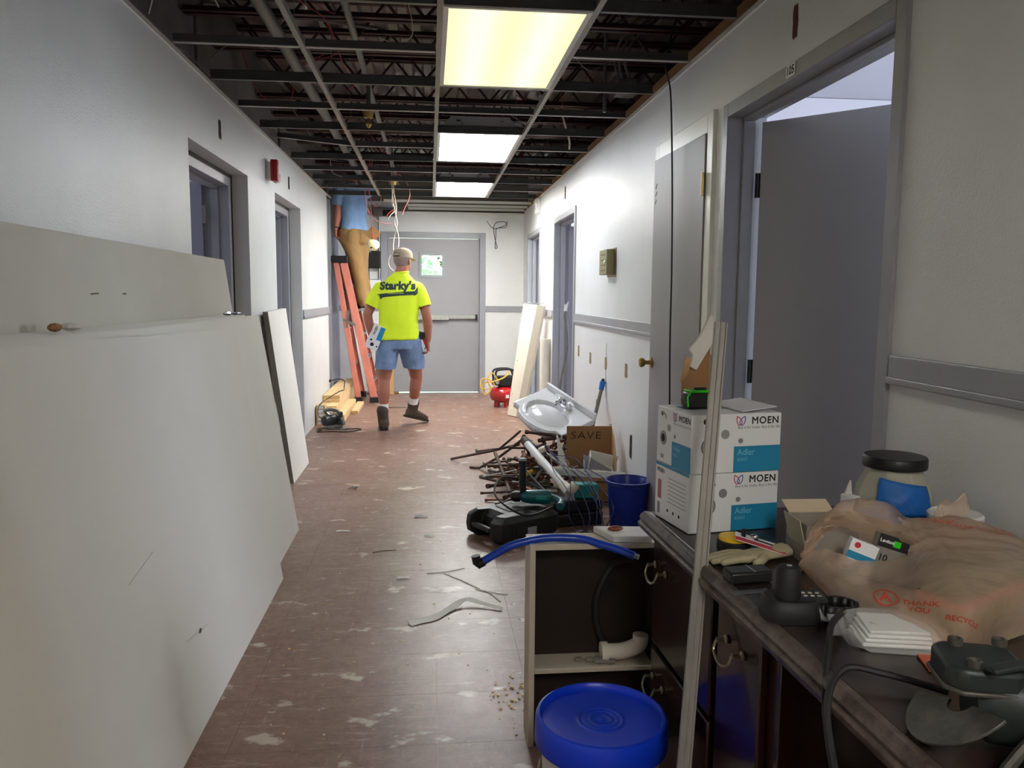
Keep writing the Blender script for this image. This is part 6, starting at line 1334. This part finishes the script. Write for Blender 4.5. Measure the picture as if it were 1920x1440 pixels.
text_mb('10', .018, .0005).xf(frame_mat((-.014, -.0148, .046), (1, 0, 0), (0, 0, 1), (0, -1, 0))).build('lettering', 'ink', t); text_mb('Leviton', .0095, .0003).xf(frame_mat((-.014, -.0154, .079), (1, 0, 0), (0, 0, 1), (0, -1, 0))).build('lettering', 'white_plastic', t)
t = thing('white_small_box', 'small white box with blue stripe in the shopping bag mouth', 'box', cl(.40 - .155, -.62 + .085, ZT + .002), (rad(-6), rad(20), CA + rad(-18)))
MB().bx(-.025, .028, -.012, .012, 0, .082).build('box', 'box_white', t, False, .0015); MB().bx(-.0255, .0285, -.0126, -.012, .044, .058).build('blue_stripe', 'box_blue', t); MB().lathe([(.006, 0), (.006, .0005)], (-.012, -.012, .072), 12, (0, -1, 0)).build('emblem', 'ink_red', t)
# angle grinder in the near corner --------------------------------------------------------
mat('tool_grey', (46, 52, 50), .45, metal=.3, var=.3, vscale=20); mat('tool_worn', (86, 84, 78), .5, metal=.4, var=.5, vscale=30, rgb2=(58, 56, 52))
t = thing('power_saw', 'large dusty dark green power tool in the near corner of the counter', 'power tool', cl(.125, -1.10, ZT + .001), (0, 0, CA + rad(-18)))
m = MB(); m.rings([ell((x, 0, .052), (0, 1, 0), (0, 0, 1), ry, rz, 22, 2.7) for x, ry, rz in ((-.05, .03, .03), (-.035, .042, .042), (.03, .046, .048), (.10, .044, .046), (.16, .036, .040), (.24, .034, .036))]); m.build('motor_body', 'tool_grey', t, True)
MB().prism([(-.075, -.03), (-.06, -.045), (.0, -.045), (.02, -.03), (.02, .03), (.0, .045), (-.06, .045), (-.075, .03)], .03, frame_mat((-.01, .01, .078), (1, 0, 0), (0, 1, 0))).build('gear_cover', 'tool_grey', t, False, .006)
MB().prism([(-.078, -.032), (-.06, -.048), (.0, -.048), (.02, -.032), (.02, .032), (.0, .048), (-.06, .048), (-.078, .032)], .006, frame_mat((-.01, .01, .076), (1, 0, 0), (0, 1, 0))).build('gear_flange', 'tool_worn', t, False, .002)
for (x, y) in ((-.055, -.022), (-.055, .042), (.0, .05), (.004, -.024)):
    MB().lathe([(.009, 0), (.009, .008), (.006, .009), (.005, .005)], (x, y, .108), 14).build('bolt', 'tool_worn', t, True)
MB().box((-.02, -.03, .114), (.06, .016, .008), (0, 0, .5)).build('lever', 'tool_grey', t, False, .003)
for k in range(9): MB().box((.045 + k * .008, -.036, .075), (.003, .03, .035), (rad(35), 0, 0)).build('fin', 'black', t, False, .001)
for k in range(7): MB().box((.07 + k * .010, .012, .098), (.004, .04, .006)).build('vent_fin', 'black', t)
m = MB(); P = [(.075 * cos(a), .075 * sin(a)) for a in [rad(120) + i * rad(170) / 18 for i in range(19)]]; m.prism(P + [(x * .25, y * .25) for x, y in reversed(P)], .004, frame_mat((-.055, -.0, .05), (.8, 0, .6), (0, 1, 0))); m.build('blade_guard', 'tool_worn', t, False, .001)
MB().tube(spline([(.03, -.045, .06), (.0, -.07, .055), (-.03, -.085, .03), (-.045, -.10, .012), (-.04, -.16, .010)]), .007, 8).build('cable_boot', 'tool_worn', t, True)
MB().bx(-.02, .08, -.125, -.065, .0, .032).build('foot_plate', 'tool_grey', t, False, .006); m = MB(); m.rings([ell((x, -.10, .045), (0, 1, 0), (0, 0, 1), ry, rz, 20, 2.5) for x, ry, rz in ((.07, .012, .012), (.08, .034, .034), (.13, .042, .042), (.24, .04, .042))]); m.build('front_housing', 'tool_grey', t, True)

# ------------------------------------------------------------------ debris on the floor
def peel(label, pts, w, m='dw_face', name='wallpaper_scrap'):
    P = spline(pts, 5); b_ = MB(); A_ = []
    rr2 = random.Random(len(pts) + int(w * 1e4))
    for i, p in enumerate(P):
        t_ = (P[min(i + 1, len(P) - 1)] - P[max(i - 1, 0)]).normalized(); sd = V((-t_.y, t_.x, 0)).normalized(); k = w * (1.25 - .7 * i / len(P) + .15 * sin(i * .9)) * (1.0 if 0 < i < len(P) - 1 else .5); A_.append((p - sd * k, p + sd * k + V((0, 0, .004))))
    for i in range(len(A_) - 1): b_.quad(A_[i][0], A_[i + 1][0], A_[i + 1][1], A_[i][1])
    return tag(b_.build(name, m, None, False, solid=.0015), label, 'debris')
peel('long curled strip of cream paper on the floor in the middle of the aisle', [(-.09, 3.135, .004), (-.05, 3.15, .004), (.02, 3.19, .004), (.09, 3.28, .008), (.15, 3.33, .02), (.22, 3.30, .012), (.30, 3.25, .006)], .018)
peel('small pale scrap on the floor left of the aisle middle', [(-.53, 4.44, .003), (-.49, 4.44, .006), (-.45, 4.435, .003)], .008)
peel('small dark twisted scrap on the floor far left', [(-.56, 5.45, .003), (-.535, 5.43, .012), (-.51, 5.46, .006), (-.50, 5.43, .012)], .010, 'black', 'rubber_scrap')
peel('small dark scrap on the floor in the mid aisle', [(-.10, 4.70, .003), (-.06, 4.71, .01), (-.02, 4.69, .003)], .012, 'ink_grey', 'rubber_scrap')
peel('tiny cream chip on the floor before the tool case', [(-.035, 4.33, .003), (-.01, 4.32, .008), (.02, 4.30, .003)], .009)
peel('tiny cream chip on the floor in the near aisle', [(-.16, 3.67, .003), (-.13, 3.66, .007), (-.10, 3.67, .003)], .009)
rs = random.Random(77)
def twig(label, p0, p1, r=.0018, m='wire_white'): return tag(MB().tube(spline([p0, (V(p0) + V(p1)) / 2 + V((rs.uniform(-.02, .02), rs.uniform(-.03, .03), 0)), p1], 5), r, 5).build('wood_splinter', m, None, True), label, 'debris', 'splinters on the floor')
twig('thin pale splinter pointing at the blue tube end', (-.02, 3.72, .003), (.16, 3.78, .003)); twig('thin pale splinter under the blue tube', (.06, 3.72, .003), (.22, 3.5, .003)); twig('thin pale splinter near the open cabinet', (.20, 3.50, .003), (.34, 3.42, .003)); twig('short forked splinter near the open cabinet', (.24, 3.48, .003), (.30, 3.34, .003)); twig('dark splinter on the floor right of the drywall stack', (-.30, 4.05, .003), (-.18, 4.09, .003), .002, 'wire_grey')
db = MB()
for k in range(45):
    a = rs.gauss(.255, .03); c = rs.gauss(2.50, .09); s_ = rs.uniform(.002, .006)
    if a > .278 and c < 2.36: continue
    db.box((a, c, s_ * .5), (s_ * 2, s_, s_), (0, 0, rs.uniform(0, 3)))
for k in range(160): db.box((rs.uniform(-.55, .75), rs.uniform(2.3, 7.5), .0012), (rs.uniform(.003, .010), rs.uniform(.003, .007), .0024), (0, 0, rs.uniform(0, 3)))
o = db.build('floor_crumbs', 'pine'); o['kind'] = 'stuff'; o['label'] = 'fine crumbs of plaster and wood scattered on the floor'; o['category'] = 'debris'
